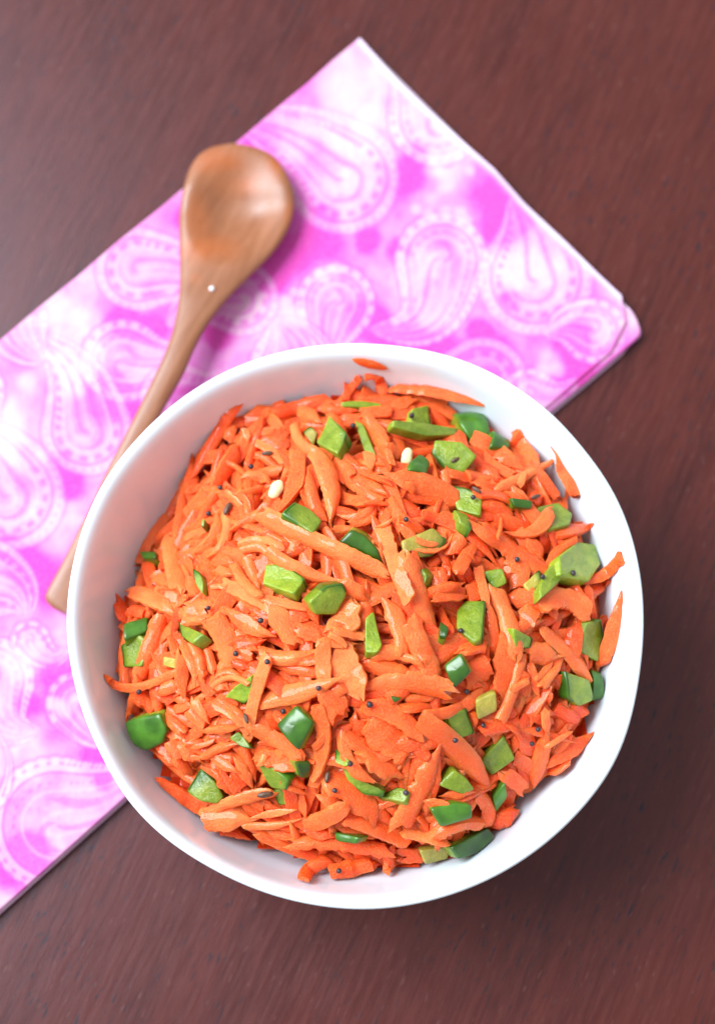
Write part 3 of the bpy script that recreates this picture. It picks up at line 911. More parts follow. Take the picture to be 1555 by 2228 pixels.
# second layer
P_('A', [(960, 650), (1010, 610), (1060, 660), (1030, 740)], 'olive')
P_('A', [(1310, 570), (1370, 600), (1465, 830), (1385, 800)], 'flesh')
P_('B', [(0, 510), (200, 530), (390, 560), (380, 600), (200, 605), (0, 550)], 'flesh')
P_('B', [(260, 620), (420, 630), (510, 720), (430, 820), (330, 800), (245, 700)], 'flesh', (-1, 1))
P_('B', [(350, 890), (440, 900), (540, 950), (530, 1070), (390, 1030)], 'flesh')
P_('B', [(370, 1030), (450, 1060), (480, 1150), (410, 1110)], 'flesh')
P_('B', [(870, 1010), (1000, 980), (1090, 1040), (1070, 1110), (950, 1140), (880, 1070)], 'flesh')
P_('B', [(550, 1400), (660, 1380), (690, 1470), (610, 1510)], 'flesh')
P_('B', [(780, 1480), (880, 1390), (895, 1470), (820, 1530)], 'olive')
P_('C', [(170, 720), (280, 650), (330, 700), (305, 850), (180, 850)], 'flesh', (-1, 0))
P_('E', [(820, 380), (910, 420), (1000, 490), (990, 550), (900, 540)], 'flesh')
P_('E', [(910, 560), (1000, 530), (1030, 630), (940, 635)], 'flesh')
P_('E', [(1250, 325), (1330, 400), (1300, 425), (1245, 400)], 'flesh')
P_('E', [(440, 560), (520, 430), (600, 500), (645, 590), (610, 625), (520, 610)], 'flesh')
P_('D', [(60, 1070), (110, 1150), (200, 1230), (300, 1270), (290, 1300), (200, 1290), (120, 1220)], 'flesh')
P_('D', [(270, 1300), (370, 1250), (430, 1270), (400, 1325)], 'flesh')
P_('D', [(740, 830), (840, 790), (845, 880), (750, 930)], 'olive')
P_('D', [(480, 190), (510, 230), (490, 300), (465, 250)], 'flesh')
P_('D', [(520, 1350), (640, 1320), (715, 1330), (720, 1395), (570, 1440)], 'skin')
P_('D', [(760, 1140), (880, 1010), (935, 1120), (820, 1205)], 'flesh')
P_('D', [(1300, 680), (1350, 700), (1352, 820), (1300, 835)], 'skin')
C('A', (700, 540), (600, 690), (450, 900), 115, .6); C('A', (520, 760), (430, 900), (370, 1020), 115, .5)
C('A', (935, 500), (1080, 590), 115, .4); C('A', (1130, 470), (1200, 620), (1270, 770), 95, .5); C('A', (1090, 500), (1340, 510), 70, .6)
C('A', (1350, 530), (1570, 520), 90, .5); C('A', (1390, 560), (1480, 700), (1560, 850), 115, .45)
C('A', (640, 780), (760, 830), (860, 900), 130, .15); C('A', (620, 950), (800, 920), 100, .2)
C('A', (900, 600), (960, 740), (1060, 790), 80, .0); C('A', (1190, 800), (1280, 950), (1480, 1130), 130, .45)
C('A', (1480, 1100), (1380, 1230), (1190, 1270), 100, .5); C('A', (1200, 1100), (1420, 1140), 80, .5)
C('A', (1000, 900), (1030, 1100), (1100, 1260), 95, .5); C('A', (290, 1030), (430, 1060), 60, .5)
C('A', (400, 1030), (310, 1180), (260, 1290), 95, .5); C('A', (440, 1050), (560, 1130), (610, 1220), 110, .2)
C('A', (540, 970), (680, 960), (740, 1010), 80, .2); C('A', (1340, 870), (1490, 900), 85, .3); C('A', (1330, 940), (1450, 990), (1570, 1050), 125, .5)
C('A', (170, 1405), (350, 1300), 85, .1); C('A', (20, 1450), (80, 1365), (120, 1520), 85, .3)
C('B', (480, 610), (640, 700), (790, 810), 120, .55); C('B', (720, 600), (790, 690), (870, 790), 120, .5)
C('B', (520, 720), (640, 820), (750, 880), 120, .5); C('B', (450, 830), (610, 860), 80, .3); C('B', (340, 820), (500, 870), (620, 930), 65, .55)
C('B', (650, 940), (800, 970), 60, .7); C('B', (220, 730), (280, 870), 60, .5); C('B', (320, 790), (340, 900), 70, .5)
C('B', (1200, 1130), (1090, 1160), (950, 1190), 105, .5); C('B', (1100, 1210), (970, 1300), (900, 1410), 55, .6)
C('B', (160, 1000), (400, 1120), (660, 1370), 100, .7); C('B', (0, 960), (60, 1080), (140, 1210), 90, .5)
C('B', (500, 990), (660, 1000), (790, 1115), 150, .7); C('B', (800, 1200), (900, 1330), 95, .6); C('B', (420, 1190), (350, 1300), 100, .5)
C('B', (490, 1230), (440, 1320), (390, 1420), 80, .45); C('B', (120, 1300), (190, 1520), 85, .5); C('B', (220, 1535), (430, 1500), 95, .6)
C('B', (680, 1370), (770, 1480), 125, .55); C('B', (60, 1080), (210, 1200), 90, .6)
C('D', (520, 330), (690, 295), 95, .5); C('D', (700, 330), (790, 270), 95, .4); C('D', (660, 600), (790, 550), 105, .5)
C('D', (690, 740), (810, 640), 120, .5); C('D', (880, 180), (960, 200), (920, 290), 85, .5); C('D', (800, 370), (830, 610), 80, .5)
C('D', (890, 330), (1070, 340), 120, .5); C('D', (960, 400), (1050, 440), 100, .5); C('D', (1160, 240), (1290, 410), 95, .6)
C('D', (980, 670), (1010, 840), 120, .5); C('D', (740, 940), (960, 920), 120, .6); C('D', (700, 880), (740, 960), 90, .6)
C('D', (380, 850), (570, 830), 95, .4); C('D', (200, 640), (460, 720), 110, .45); C('D', (380, 440), (500, 650), 95, .4)
C('D', (30, 890), (130, 820), 125, .45); C('D', (0, 820), (100, 750), 100, .4); C('D', (240, 855), (350, 900), (470, 1010), 95, .5)
C('D', (110, 980), (200, 1050), (340, 1095), 105, .5); C('D', (240, 900), (300, 1000), (410, 1100), 145, .5)
C('D', (200, 1110), (390, 1190), 130, .2); C('D', (0, 1290), (110, 1330), 130, .3); C('D', (200, 1280), (340, 1440), 85, .5)
C('D', (870, 1180), (970, 1250), 85, .5); C('D', (930, 1100), (1050, 1180), 90, .5)
C('C', (560, 140), (610, 320), 80, .4); C('C', (400, 300), (560, 370), 110, .4); C('C', (600, 300), (640, 420), 90, .4)
C('C', (420, 540), (350, 760), (280, 930), 110, .45); C('C', (500, 640), (540, 770), 95, .5); C('C', (440, 400), (570, 380), 130, .1)
C('C', (590, 480), (720, 530), 150, .25); C('C', (640, 630), (730, 910), 125, .35); C('C', (740, 230), (900, 250), 130, .4)
C('C', (700, 400), (780, 560), 130, .35); C('C', (900, 700), (1000, 780), 100, .5); C('C', (780, 950), (830, 990), 90, .4)
C('C', (1060, 830), (1450, 850), 130, .45); C('C', (1260, 620), (1430, 690), 95, .5); C('C', (1300, 400), (1420, 560), 120, .5)
C('C', (500, 1090), (630, 1060), 90, .5); C('C', (1050, 1130), (950, 1150), 90, .5); C('C', (600, 1120), (710, 1200), 95, .4)
C('C', (450, 1130), (570, 1260), 85, .6); C('C', (410, 1290), (480, 1400), (550, 1480), 85, .6); C('C', (560, 1310), (720, 1270), 135, .5)
C('C', (510, 1320), (670, 1440), 115, .4); C('C', (760, 1420), (900, 1500), 60, .5); C('C', (900, 1350), (990, 1570), 110, .4)
C('C', (1000, 1370), (1260, 1480), 125, .5); C('C', (1440, 1000), (1510, 1160), 145, .5); C('C', (1260, 1380), (1400, 1440), 80, .5)
C('E', (1020, 490), (1060, 740), 110, .5); C('E', (290, 500), (400, 570), (550, 660), 85, .6); C('E', (830, 780), (1050, 880), (1290, 950), 75, .5)
C('E', (1080, 1040), (1140, 960), (1260, 950), 85, .7); C('E', (1220, 1000), (1460, 945), 100, .6); C('E', (1330, 710), (1570, 810), 80, .4)
C('E', (1540, 870), (1545, 990), 75, .7); C('E', (380, 360), (470, 470), 80, .5); C('E', (360, 280), (420, 370), 100, .5)

# third layer
P_('A', [(1130, 525), (1250, 650), (1185, 790), (1045, 715)], 'flesh')
P_('B', [(100, 770), (160, 715), (222, 770), (205, 835), (90, 815)], 'skin')
P_('B', [(60, 1220), (250, 1140), (330, 1220), (240, 1310), (80, 1330)], 'olive')
P_('A', [(1290, 1310), (1380, 1350), (1470, 1440), (1510, 1570), (1360, 1540), (1200, 1400)], 'skin')
P_('A', [(910, 1130), (1000, 1170), (1090, 1260), (1030, 1345), (815, 1210)], 'flesh')
P_('D', [(930, 480), (1025, 530), (1015, 580), (940, 575)], 'flesh')
P_('D', [(1170, 690), (1290, 730), (1302, 830), (1240, 860), (1178, 815)], 'flesh', (-1, 0))
P_('D', [(1280, 455), (1350, 440), (1375, 520), (1330, 645), (1260, 600)], 'flesh', (1, -1))
P_('D', [(560, 1240), (640, 1165), (700, 1210), (740, 1265), (680, 1285)], 'flesh')
P_('C', [(620, 245), (665, 270), (692, 340), (682, 405), (645, 350)], 'flesh')
P_('C', [(540, 575), (620, 620), (700, 655), (625, 715), (560, 670)], 'flesh')
P_('C', [(840, 1290), (900, 1245), (985, 1355), (920, 1345)], 'flesh', (0, 1))
P_('C', [(215, 1185), (320, 1150), (430, 1130), (480, 1230), (450, 1310), (340, 1365), (280, 1320)], 'skin')
P_('E', [(1035, 400), (1110, 388), (1105, 485), (1060, 480)], 'skin')
P_('F', [(280, 880), (440, 850), (435, 920), (310, 955)], 'olive')
P_('F', [(440, 860), (640, 750), (672, 805), (580, 890), (480, 925)], 'skin')
C('A', (1050, 790), (1130, 960), (1140, 1260), 150, .1); C('A', (920, 800), (910, 1000), (790, 1200), 120, .5)
C('A', (400, 1210), (390, 1380), (250, 1510), 160, .05); C('A', (460, 1330), (620, 1230), (770, 1200), 75, .4)
C('A', (560, 1450), (680, 1410), (840, 1480), 105, .05); C('A', (1400, 800), (1420, 910), 90, .05)
C('A', (1150, 1320), (1300, 1300), 60, .15)
C('B', (-10, 320), (280, 350), (560, 430), 105, .5); C('B', (620, 920), (800, 830), (1020, 710), 75, .1); C('B', (935, 660), (1000, 740), (1040, 990), 55, .15)
C('B', (980, 770), (1100, 960), 95, .3); C('B', (-30, 640), (50, 780), 85, .4); C('B', (-10, 830), (180, 880), (390, 1000), 165, .4)
C('B', (680, 1170), (830, 1170), (950, 1040), 85, .3); C('B', (500, 1120), (680, 1250), (900, 1420), 150, .45)
C('B', (1060, 1470), (1230, 1440), (1365, 1320), 110, .5); C('B', (150, 1240), (280, 1250), (350, 1170), 80, .0)
C('C', (480, 50), (490, 200), (540, 390), 110, .15); C('C', (240, 400), (400, 450), (510, 530), 115, .2)
C('C', (290, 920), (250, 1060), (215, 1190), 70, .3); C('C', (85, 900), (180, 975), (400, 940), (540, 870), 60, .35)
C('C', (420, 990), (550, 960), 95, .3); C('C', (560, 760), (550, 900), (575, 1060), 85, .25); C('C', (570, 710), (640, 800), (670, 920), 120, .25)
C('C', (740, 550), (830, 720), (820, 900), 145, .05); C('C', (810, 340), (1000, 430), (1120, 490), 85, .1)
C('C', (820, 480), (960, 590), (1120, 660), 115, .25); C('C', (1080, 470), (1180, 590), (1260, 720), 140, .1)
C('C', (860, 170), (940, 330), (1050, 420), 65, .2); C('C', (950, 190), (1040, 400), 70, .2); C('C', (1050, 430), (1370, 505), 55, .1)
C('C', (560, 580), (700, 560), 60, .2)
P_('C', [(1060, 210), (1180, 210), (1300, 290), (1240, 400), (1040, 320)], 'flesh', (1, -1))
P_('C', [(1435, 355), (1540, 335), (1565, 400), (1500, 530), (1370, 530), (1330, 450)], 'flesh')
P_('D', [(590, 660), (670, 600), (722, 690), (640, 772)], 'skin')
P_('D', [(650, 400), (690, 350), (790, 355), (775, 530), (735, 552), (650, 490)], 'flesh', (1, 0))
P_('D', [(1160, 130), (1250, 60), (1345, 70), (1360, 170), (1300, 255), (1170, 215)], 'flesh')
P_('B', [(870, 1500), (930, 1380), (1010, 1330), (1050, 1400), (960, 1500), (880, 1570)], 'flesh')
P_('C', [(805, 1045), (870, 980), (970, 915), (985, 1040), (930, 1082)], 'flesh', (0, 1))
P_('C', [(1140, 1205), (1260, 1085), (1372, 1190), (1270, 1365)], 'skin')
P_('D', [(210, 430), (250, 395), (292, 560), (270, 595), (210, 590)], 'flesh')
P_('D', [(608, 910), (700, 868), (740, 990), (655, 1022)], 'flesh')
P_('A', [(270, 1290), (285, 1240), (302, 1245), (290, 1300)], 'flesh')
C('C', (730, 950), (820, 900), (950, 950), 85, .1); C('C', (1030, 760), (1200, 800), (1400, 740), 95, .05)
C('C', (1050, 1050), (1300, 1000), (1520, 930), 130, .1); C('C', (630, 1050), (720, 1200), 60, .0); C('C', (740, 1040), (850, 1120), (960, 1250), 85, .3)
C('C', (640, 1245), (920, 1225), 70, .35); C('C', (680, 1415), (790, 1350), (890, 1330), 60, .4); C('C', (980, 1230), (1150, 1310), (1290, 1430), 110, .4)
C('C', (1090, 780), (1020, 980), (950, 1310), 75, .05)
C('C', (1390, 690), (1460, 780), 70, .0); C('C', (1440, 640), (1560, 560), 110, .1)
C('D', (140, 330), (110, 500), 140, .05); C('D', (20, 520), (210, 545), 110, .05); C('D', (0, 560), (15, 750), 85, .1)
C('D', (60, 580), (130, 700), (190, 820), 150, .05); C('D', (250, 600), (400, 600), 70, .2)
C('D', (190, 780), (400, 740), (630, 790), 110, .35); C('D', (480, 900), (690, 850), (810, 730), 65, .35)
C('D', (100, 980), (130, 1130), (250, 1225), 65, .3); C('D', (470, 920), (640, 1060), (815, 1265), 125, .35)
C('D', (560, 1050), (490, 1220), (380, 1430), 110, .4); C('D', (20, 1210), (170, 1290), (240, 1440), 150, .4)
C('D', (110, 1400), (250, 1450), (420, 1520), 90, .35); C('D', (520, 1500), (670, 1430), (785, 1430), 80, .2)
C('D', (390, 1470), (610, 1525), 60, .05); C('D', (490, 1310), (610, 1350), 60, .35); C('D', (570, 1290), (740, 1270), 50, .4)
C('D', (740, 1290), (800, 1350), (785, 1440), 90, .5); C('D', (1020, 1250), (1060, 1080), (1090, 980), 85, .4)
C('D', (1075, 870), (1085, 1000), 50, .1); C('D', (1080, 1060), (1205, 980), 35, .1); C('D', (1080, 1150), (1180, 1080), (1295, 1000), 90, .5)
C('D', (1090, 1190), (1190, 1120), 70, .5); C('D', (865, 500), (880, 650), (855, 830), 110, .3); C('D', (830, 290), (880, 400), (935, 620), 95, .15)
C('D', (750, 185), (800, 400), 55, .1); C('D', (970, 600), (930, 760), (860, 930), 60, .2); C('D', (980, 600), (1145, 610), 120, .05)
C('D', (1050, 740), (1145, 640), 75, .1); C('D', (1040, 370), (1180, 340), (1290, 430), 120, .15); C('D', (1050, 480), (1180, 600), (1300, 740), 85, .15)
C('D', (1440, 310), (1405, 480), (1340, 680), 85, .4); C('D', (280, 320), (350, 420), (385, 610), 90, .2)
C('D', (400, 120), (470, 330), (560, 520), 105, .1); C('D', (430, 460), (550, 750), 95, .3)
C('D', (60, 250), (230, 340), 90, .15)
C('C', (1080, 130), (1280, 260), (1560, 330), 100, .1)
C('C', (1380, 1090), (1430, 1300), (1350, 1530), 105, .3)
C('E', (530, 690), (700, 610), (930, 560), 75, .15); C('E', (530, 710), (800, 700), 140, .2); C('E', (740, 740), (900, 745), (1060, 710), 45, .05)
C('E', (790, 700), (1040, 655), 45, .1); C('E', (1000, 720), (1070, 860), 55, .1); C('E', (1000, 850), (1250, 835), (1550, 900), 85, .5)
C('E', (1060, 740), (1180, 710), (1300, 630), 110, .3); C('E', (980, 500), (1100, 560), 70, .5)
C('D', (265, 70), (310, 240), 50, .1)
C('A', (670, 1210), (900, 1320), (1200, 1460), (1540, 1630), 135, .05)
C('D', (290, -15), (350, 160), (430, 350), 80, .0)

def ribbon_free(cr, pts, w, tone):
    q = [cpx(cr, *p) for p in pts]; w = w / CROPS[cr][2]
    L = math.hypot(q[-1][0] - q[0][0], q[-1][1] - q[0][1])
    m_ = at(*q[len(q) // 2], H_RIM - 0.008); far = max(math.hypot(*at(*e_, H_RIM - .012)[:2]) / float(samp(_er, *at(*e_, H_RIM - .012)[:2])) for e_ in (q[0], q[-1]))
    if w > 27 and L > 45 and rnd.random() < 0.42 and far < 0.86 and not (TOP and L > 120):
        # a broad patch is really two or three strips lying side by side
        nx, ny = -(q[-1][1] - q[0][1]) / L, (q[-1][0] - q[0][0]) / L
        k = 3 if w > 56 else 2
        for m in range(k):
            o = (m - (k - 1) / 2) * w / k * 0.95
            s0, s1 = rnd.uniform(-.10, .22), rnd.uniform(-.10, .22)
            tw = rnd.uniform(-.16, .16) * w
            a = []
            for i, p in enumerate(q):
                f = i / (len(q) - 1)
                e = o + tw * (f - .5) * 2
                t_ = (s0 if i == 0 else -s1 if i == len(q) - 1 else 0)
                a.append((p[0] + nx * e + (q[-1][0] - q[0][0]) * t_, p[1] + ny * e + (q[-1][1] - q[0][1]) * t_))
            shred(a, w / k * rnd.uniform(1.0, 1.35), min(1, max(0, tone + rnd.uniform(-.15, .2))), lift=LIFT + rnd.uniform(-.0006, .0010))
        return
    shred(q, w, tone, lift=LIFT)

def in_poly(x, y, poly):
    ins = np.zeros(np.shape(x), bool); n = len(poly)
    for i in range(n):
        x1, y1 = poly[i]; x2, y2 = poly[(i + 1) % n]
        c = ((y1 > y) != (y2 > y)) & (x < (x2 - x1) * (y - y1) / (y2 - y1 + 1e-12) + x1)
        ins ^= c
    return ins

def pepper(cr, pts, look, side):
    """a cut piece of green pepper: thick flesh with a thin dark skin on its outer face"""
    pp = [cpx(cr, *p) for p in pts]
    cxp, cyp = np.mean([p[0] for p in pp]), np.mean([p[1] for p in pp])
    # pull z from what lies below
    z = H_RIM
    for _ in range(3):
        W3 = [at(px, py, z) for px, py in pp]
        poly = [(p.x, p.y) for p in W3]
        m = in_poly(GXX, GYY, poly)
        h = HM[m]; h = h[h < H_RIM + 0.03]
        if len(h) < 4: break
        A = np.stack([GXX[m][:len(h)] if False else GXX[m][HM[m] < H_RIM + 0.03], GYY[m][HM[m] < H_RIM + 0.03], np.ones(len(h))], -1)
        co, *_ = np.linalg.lstsq(A, h, rcond=None)
        gxk, gyk = np.clip(co[0], -0.55, 0.55), np.clip(co[1], -0.55, 0.55)
        cx, cy = np.mean(poly, axis=0)
        dm = DOME[m].mean()
        thick = rnd.uniform(3.6, 5.0) * MM if look != 'olive' else 2.2 * MM
        zc = min(h.mean() + thick * 0.75, dm + LIFT + 0.0034)
        wl = samp(WALLZ, cx, cy)
        z = zc
    else:
        cx, cy = np.mean(poly, axis=0)
    gxk += rnd.uniform(-.38, .38); gyk += rnd.uniform(-.38, .38)
    W3 = []
    for px, py in pp:
        zz = zc
        for _ in range(3):
            q = at(px, py, zz); zz = zc + gxk * (q.x - cx) + gyk * (q.y - cy)
        W3.append(at(px, py, zz))
    n = Vector((-gxk, -gyk, 1)).normalized()
    # denser rounded outline
    ring = []
    N = len(W3)
    for i in range(N):
        a, b, c = W3[i - 1], W3[i], W3[(i + 1) % N]
        la, lc = min(0.22, 0.0008 / max((a - b).length, 1e-5)), min(0.22, 0.0008 / max((c - b).length, 1e-5))
        p0, p1 = b + (a - b) * la, b + (c - b) * lc
        ring += [p0, (p0 + p1) / 2 * 0.45 + b * 0.55, p1]
        nx = W3[(i + 1) % N]
        for t in (0.28, 0.5, 0.72): ring.append(b + (nx - b) * t)
    K = len(ring)
    cen = sum(ring, Vector()) / K
    rad = sum((p - cen).length for p in ring) / K
    bow = rnd.uniform(0.22, 0.40) * rad * (1 if look == 'skin' else rnd.choice((-0.6, 0.5)))
    seed = rnd.uniform(0, 50)
    axis = (W3[0] - W3[1]).normalized()
    def surf(p, d, dep, dome=True):
        q = cen + (p - cen) * d
        off = (q - cen); cross = off - axis * off.dot(axis)
        b = bow * (1 - (cross.length / rad) ** 2)
        jit = (0.00016 * noise.noise(q * 800 + Vector((seed, 0, 0))) + 0.00022 * noise.noise(q * 260 + Vector((0, seed, 0)))) * min(1, (1.05 - d) * 4 + .2)
        return q + n * (b + jit - dep)
    rows = [(0.0, 0), (0.2, 0), (0.4, 0), (0.6, 0), (0.8, 0), (0.92, 0.00003), (0.975, 0.00018), (1.0, 0.0006), (1.0, thick * 0.55), (0.98, thick * 0.93), (0.93, thick), (0.4, thick), (0, thick)]
    verts, faces = [], []
    for d, dep in rows:
        for p in ring: verts.append(surf(p, d, dep))
    for i in range(len(rows) - 1):
        for k in range(K):
            j = (k + 1) % K
            faces.append((i * K + k, (i + 1) * K + k, (i + 1) * K + j, i * K + j))
    upz = []
    def fit(vs):
        if not upz:
            up = 0.0
            for p in vs:
                r = math.hypot(p.x, p.y); f = r / float(rim_r(math.atan2(p.y, p.x)))
                up = max(up, float(np.interp(min(f, 0.962), _if, _iz)) + 0.0002 - p.z)
            upz.append(min(up, 0.005))
        for p in vs:
            p.z += upz[0]
            r = math.hypot(p.x, p.y)
            if p.z < H_RIM:
                wr = float(wall_r(p.z, math.atan2(p.y, p.x))) - 0.0002
                if r > wr: p.x *= wr / r; p.y *= wr / r
        return vs
    fit(verts)
    # skin: a shell on top (skin side up) or along one side
    sv, sf = [], []
    if look == 'skin':
        srows = [(0.0, -0.0003), (0.2, -0.0003), (0.4, -0.0003), (0.6, -0.0003), (0.8, -0.0003), (0.93, -0.00026), (1.0, 0.0), (1.015, 0.0006), (1.0, 0.0009)]
        for d, dep in srows:
            for p in ring: sv.append(surf(p, d, dep))
        for i in range(len(srows) - 1):
            for k in range(K):
                j = (k + 1) % K
                sf.append((i * K + k, (i + 1) * K + k, (i + 1) * K + j, i * K + j))
        fit(sv)
    else:
        if side is None and rnd.random() < 0.3: sd = None
        elif side is None:
            a_ = rnd.uniform(0, 2 * math.pi); sd = Vector((math.cos(a_), math.sin(a_), 0))
        else:
            sd = Vector((side[0], -side[1], 0)).normalized()
        if sd is not None:
            ks = [k for k in range(K) if (ring[k] - cen).normalized().dot(sd) > 0.45]
            # contiguous run
            if ks:
                st_ = [k for k in ks if (k - 1) % K not in ks]
                k0 = st_[0] if st_ else ks[0]; run = []
                k = k0
                while k in ks and len(run) < K: run.append(k); k = (k + 1) % K
                prof = [(0.93, -0.00015), (1.0, -0.00005), (1.035, 0.0004), (1.03, thick * 0.5), (0.99, thick * 0.95)]
                for d, dep in prof:
                    for k in run: sv.append(surf(ring[k], d, dep))
                m_ = len(run)
                for i in range(len(prof) - 1):
                    for k in range(m_ - 1):
                        sf.append((i * m_ + k, (i + 1) * m_ + k, (i + 1) * m_ + k + 1, i * m_ + k + 1))
                fit(sv)
                if m_ < 2: sv, sf = [], []
    rind = []
    for p in verts:
        if look == 'skin': rind.append(min(1, max(0, 1.0 - (-(p - cen).dot(n) + bow) / (thick * 0.55))) * 0.75)
        elif len(sv): rind.append(float(smooth01(np.array((p - cen).dot(sd) / rad * 1.1 - 0.15))) * 0.9)
        else: rind.append(0.0)
    V = np.array([tuple(v) for v in verts]); pid = len(PIECES)
    m = in_poly(GXX, GYY, [(p.x, p.y) for p in ring])
    zz = cen.z + bow * 0.5 + gxk * (GXX[m] - cen.x) + gyk * (GYY[m] - cen.y)
    stamp(pid, np.stack([GXX[m], GYY[m], zz], -1), 0)
    PIECES.append(dict(kind='pepper', rind=rind, V=V, F=faces, look=look, SV=sv, SF=sf, c=(cxp, cyp), cen=cen, size=rad, traced=True, asp=0, poly=pp))

for qi, it in enumerate(SEQ):
    LIFT = -0.0018 + 0.0050 * qi / len(SEQ); TOP = qi > len(SEQ) * 0.62
    if it[0] == 'c':
        cr, a = it[1], it[2]
        ribbon_free(cr, a[:-2], a[-2], a[-1])
    else:
        pepper(it[1], it[2], it[3], it[4])

# small torn crumbs of carrot between and on the shreds
LIFT = 0.0028
for _ in range(45):
    px, py, r, a = dome_px()
    if r > 0.9 or any(math.hypot(px - p['c'][0], py - p['c'][1]) < 45 for p in PIECES if p['kind'] == 'pepper'): continue
    L = rnd.uniform(26, 62); an = rnd.uniform(0, math.pi)
    dx, dy = math.cos(an) * L / 2, math.sin(an) * L / 2
    shred([(px - dx, py - dy), (px + dy * .15, py - dx * .15), (px + dx, py + dy)], rnd.uniform(10, 20), rnd.uniform(0.0, 0.6), traced=True, lift=LIFT)

# ------------------------------------------------------------------ which pieces show, and their words
cnt = np.bincount(ID[ID >= 0], minlength=len(PIECES))
BC = np.array(project(np.array(0.0), np.array(0.0), np.array(H_RIM)))
BR = 629.0
def clockpos(px, py, half=False):
    a = math.degrees(math.atan2(px - BC[0], -(py - BC[1]))) % 360
    names = ['twelve', 'one', 'two', 'three', 'four', 'five', 'six', 'seven', 'eight', 'nine', 'ten', 'eleven']
    if half:
        k = int(round(a / 15)) % 24
        return f'{names[k // 2]} o\'clock' if k % 2 == 0 else f'half past {names[k // 2]}'
    return f"{names[int(round(a / 30)) % 12]} o'clock"
def ringpos(px, py):
    r = math.hypot(px - BC[0], py - BC[1]) / BR
    return 'at the middle' if r < 0.17 else 'near the middle' if r < 0.38 else 'halfway out' if r < 0.60 else 'near the rim' if r < 0.78 else 'against the bowl wall'
def where(px, py, half=False):
    r = ringpos(px, py)
    return r if r == 'at the middle' and not half else f"{r} at {clockpos(px, py, half)}"
def compass(dx, dy):
    a = math.degrees(math.atan2(-dy, dx)) % 360
    return ['right of', 'above right of', 'above', 'above left of', 'left of', 'below left of', 'below', 'below right of'][int(round(a / 45)) % 8]

def short(t):
    for a in ('glossy ', 'bright ', 'small ', 'large ', 'the ', 'lying '):
        if len(t.split()) <= 16: break
        k = t.rfind(a)
        if k > 0: t = t[:k] + t[k + len(a):]
    return t
def unique(items, makers):
    makers = [(lambda f: (lambda i: short(f(i))))(m) for m in makers]
    """items get the first maker's label that no other item shares; makers go from short to precise"""
    out = {}
    left = list(items)
    for mk in makers:
        labs = {}
        for it in left: labs.setdefault(mk(it), []).append(it)
        nxt = []
        for lab, its in labs.items():
            if len(its) == 1 and lab not in out.values(): out[its[0]] = lab
            else: nxt += its
        left = nxt
        if not left: break
    return out, left

peps = [i for i, p in enumerate(PIECES) if p['kind'] == 'pepper']
def pep_adj(i):
    p = PIECES[i]
    s = 'small' if p['size'] < 0.0030 else 'large' if p['size'] > 0.0052 else ''
    c = {'skin': 'glossy dark green', 'flesh': 'bright green' if p['SV'] == [] else 'two-tone green', 'olive': 'pale olive green'}[p['look']]
    return f"{s} {c} pepper piece".strip()
PSH = {}
plab, pl = unique(peps, [lambda i: f"{pep_adj(i)} {where(*PIECES[i]['c'])} of the salad", lambda i: f"{pep_adj(i)} {where(*PIECES[i]['c'], True)} of the salad"])
def settle(lab, left, mid, base):
    """pairs that still share a label are told apart by which is higher in the picture"""
    grp = {}
    for i in left: grp.setdefault(base(i), []).append(i)
    for b_, its in grp.items():
        its.sort(key=lambda i: mid(i)[1])
        words = ['upper', 'lower'] if len(its) == 2 else ['upper', 'middle', 'lower'] if len(its) == 3 else ['upper', 'second', 'third', 'lower', 'lowest', 'last']
        for i, w_ in zip(its, words): lab[i] = short(f"{w_} {b_}")
settle(plab, pl, lambda i: PIECES[i]['c'], lambda i: f"{pep_adj(i)} {where(*PIECES[i]['c'], True)}")
for i in []:
    plab[i] = f"{pep_adj(i)} {where(*PIECES[i]['c'], True)}, {'outer' if math.hypot(PIECES[i]['c'][0]-BC[0], PIECES[i]['c'][1]-BC[1])/BR > 0.5 else 'inner'} of two"

car = [i for i, p in enumerate(PIECES) if p['kind'] == 'carrot' and cnt[i] > 12]
car.sort(key=lambda i: -cnt[i] - (40 if PIECES[i]['traced'] else 0))
car = car[:300]
carset = set(car)
def cmid(i):
    c = PIECES[i]['c']; return c[len(c) // 2]
def cadj(i):
    p = PIECES[i]; c = p['c']
    L = math.hypot(*(c[-1] - c[0])); dx, dy = c[-1] - c[0]
    ln = 'long' if L > 150 else 'short' if L < 62 else ''
    wd = 'thin' if p['w'] < 26 else 'broad' if p['w'] > 46 else ''
    tn = 'pale orange' if p['tone'] < .22 else 'deep orange' if p['tone'] > .68 else 'orange'
    a = math.degrees(math.atan2(-dy, dx)) % 180
    o = 'crosswise' if a < 22 or a > 158 else 'leaning right' if a < 68 else 'upright' if a < 112 else 'leaning left'
    return ' '.join(x for x in (ln, wd, tn, 'carrot shred', o) if x)
def nearest_pep(i):
    x, y = cmid(i)
    j = min((q for q in peps if cnt[q] > 20), key=lambda q: math.hypot(PIECES[q]['c'][0] - x, PIECES[q]['c'][1] - y))
    q = PIECES[j]
    return f"{compass(x - q['c'][0], y - q['c'][1])} a {pep_adj(j)}"
clab, cl = unique(car, [lambda i: f"{cadj(i)} {where(*cmid(i))}", lambda i: f"{cadj(i)} {where(*cmid(i), True)}",
                        lambda i: f"{cadj(i)} {nearest_pep(i)}", lambda i: f"{cadj(i)} {clockpos(*cmid(i), True)}, {nearest_pep(i)}".replace("carrot shred ", "carrot shred at ", 1) if False else f"{cadj(i).replace('carrot shred', 'carrot shred at ' + clockpos(*cmid(i), True))}, {nearest_pep(i)}"])
settle(clab, cl, cmid, lambda i: f"{cadj(i)} {where(*cmid(i), True)}")

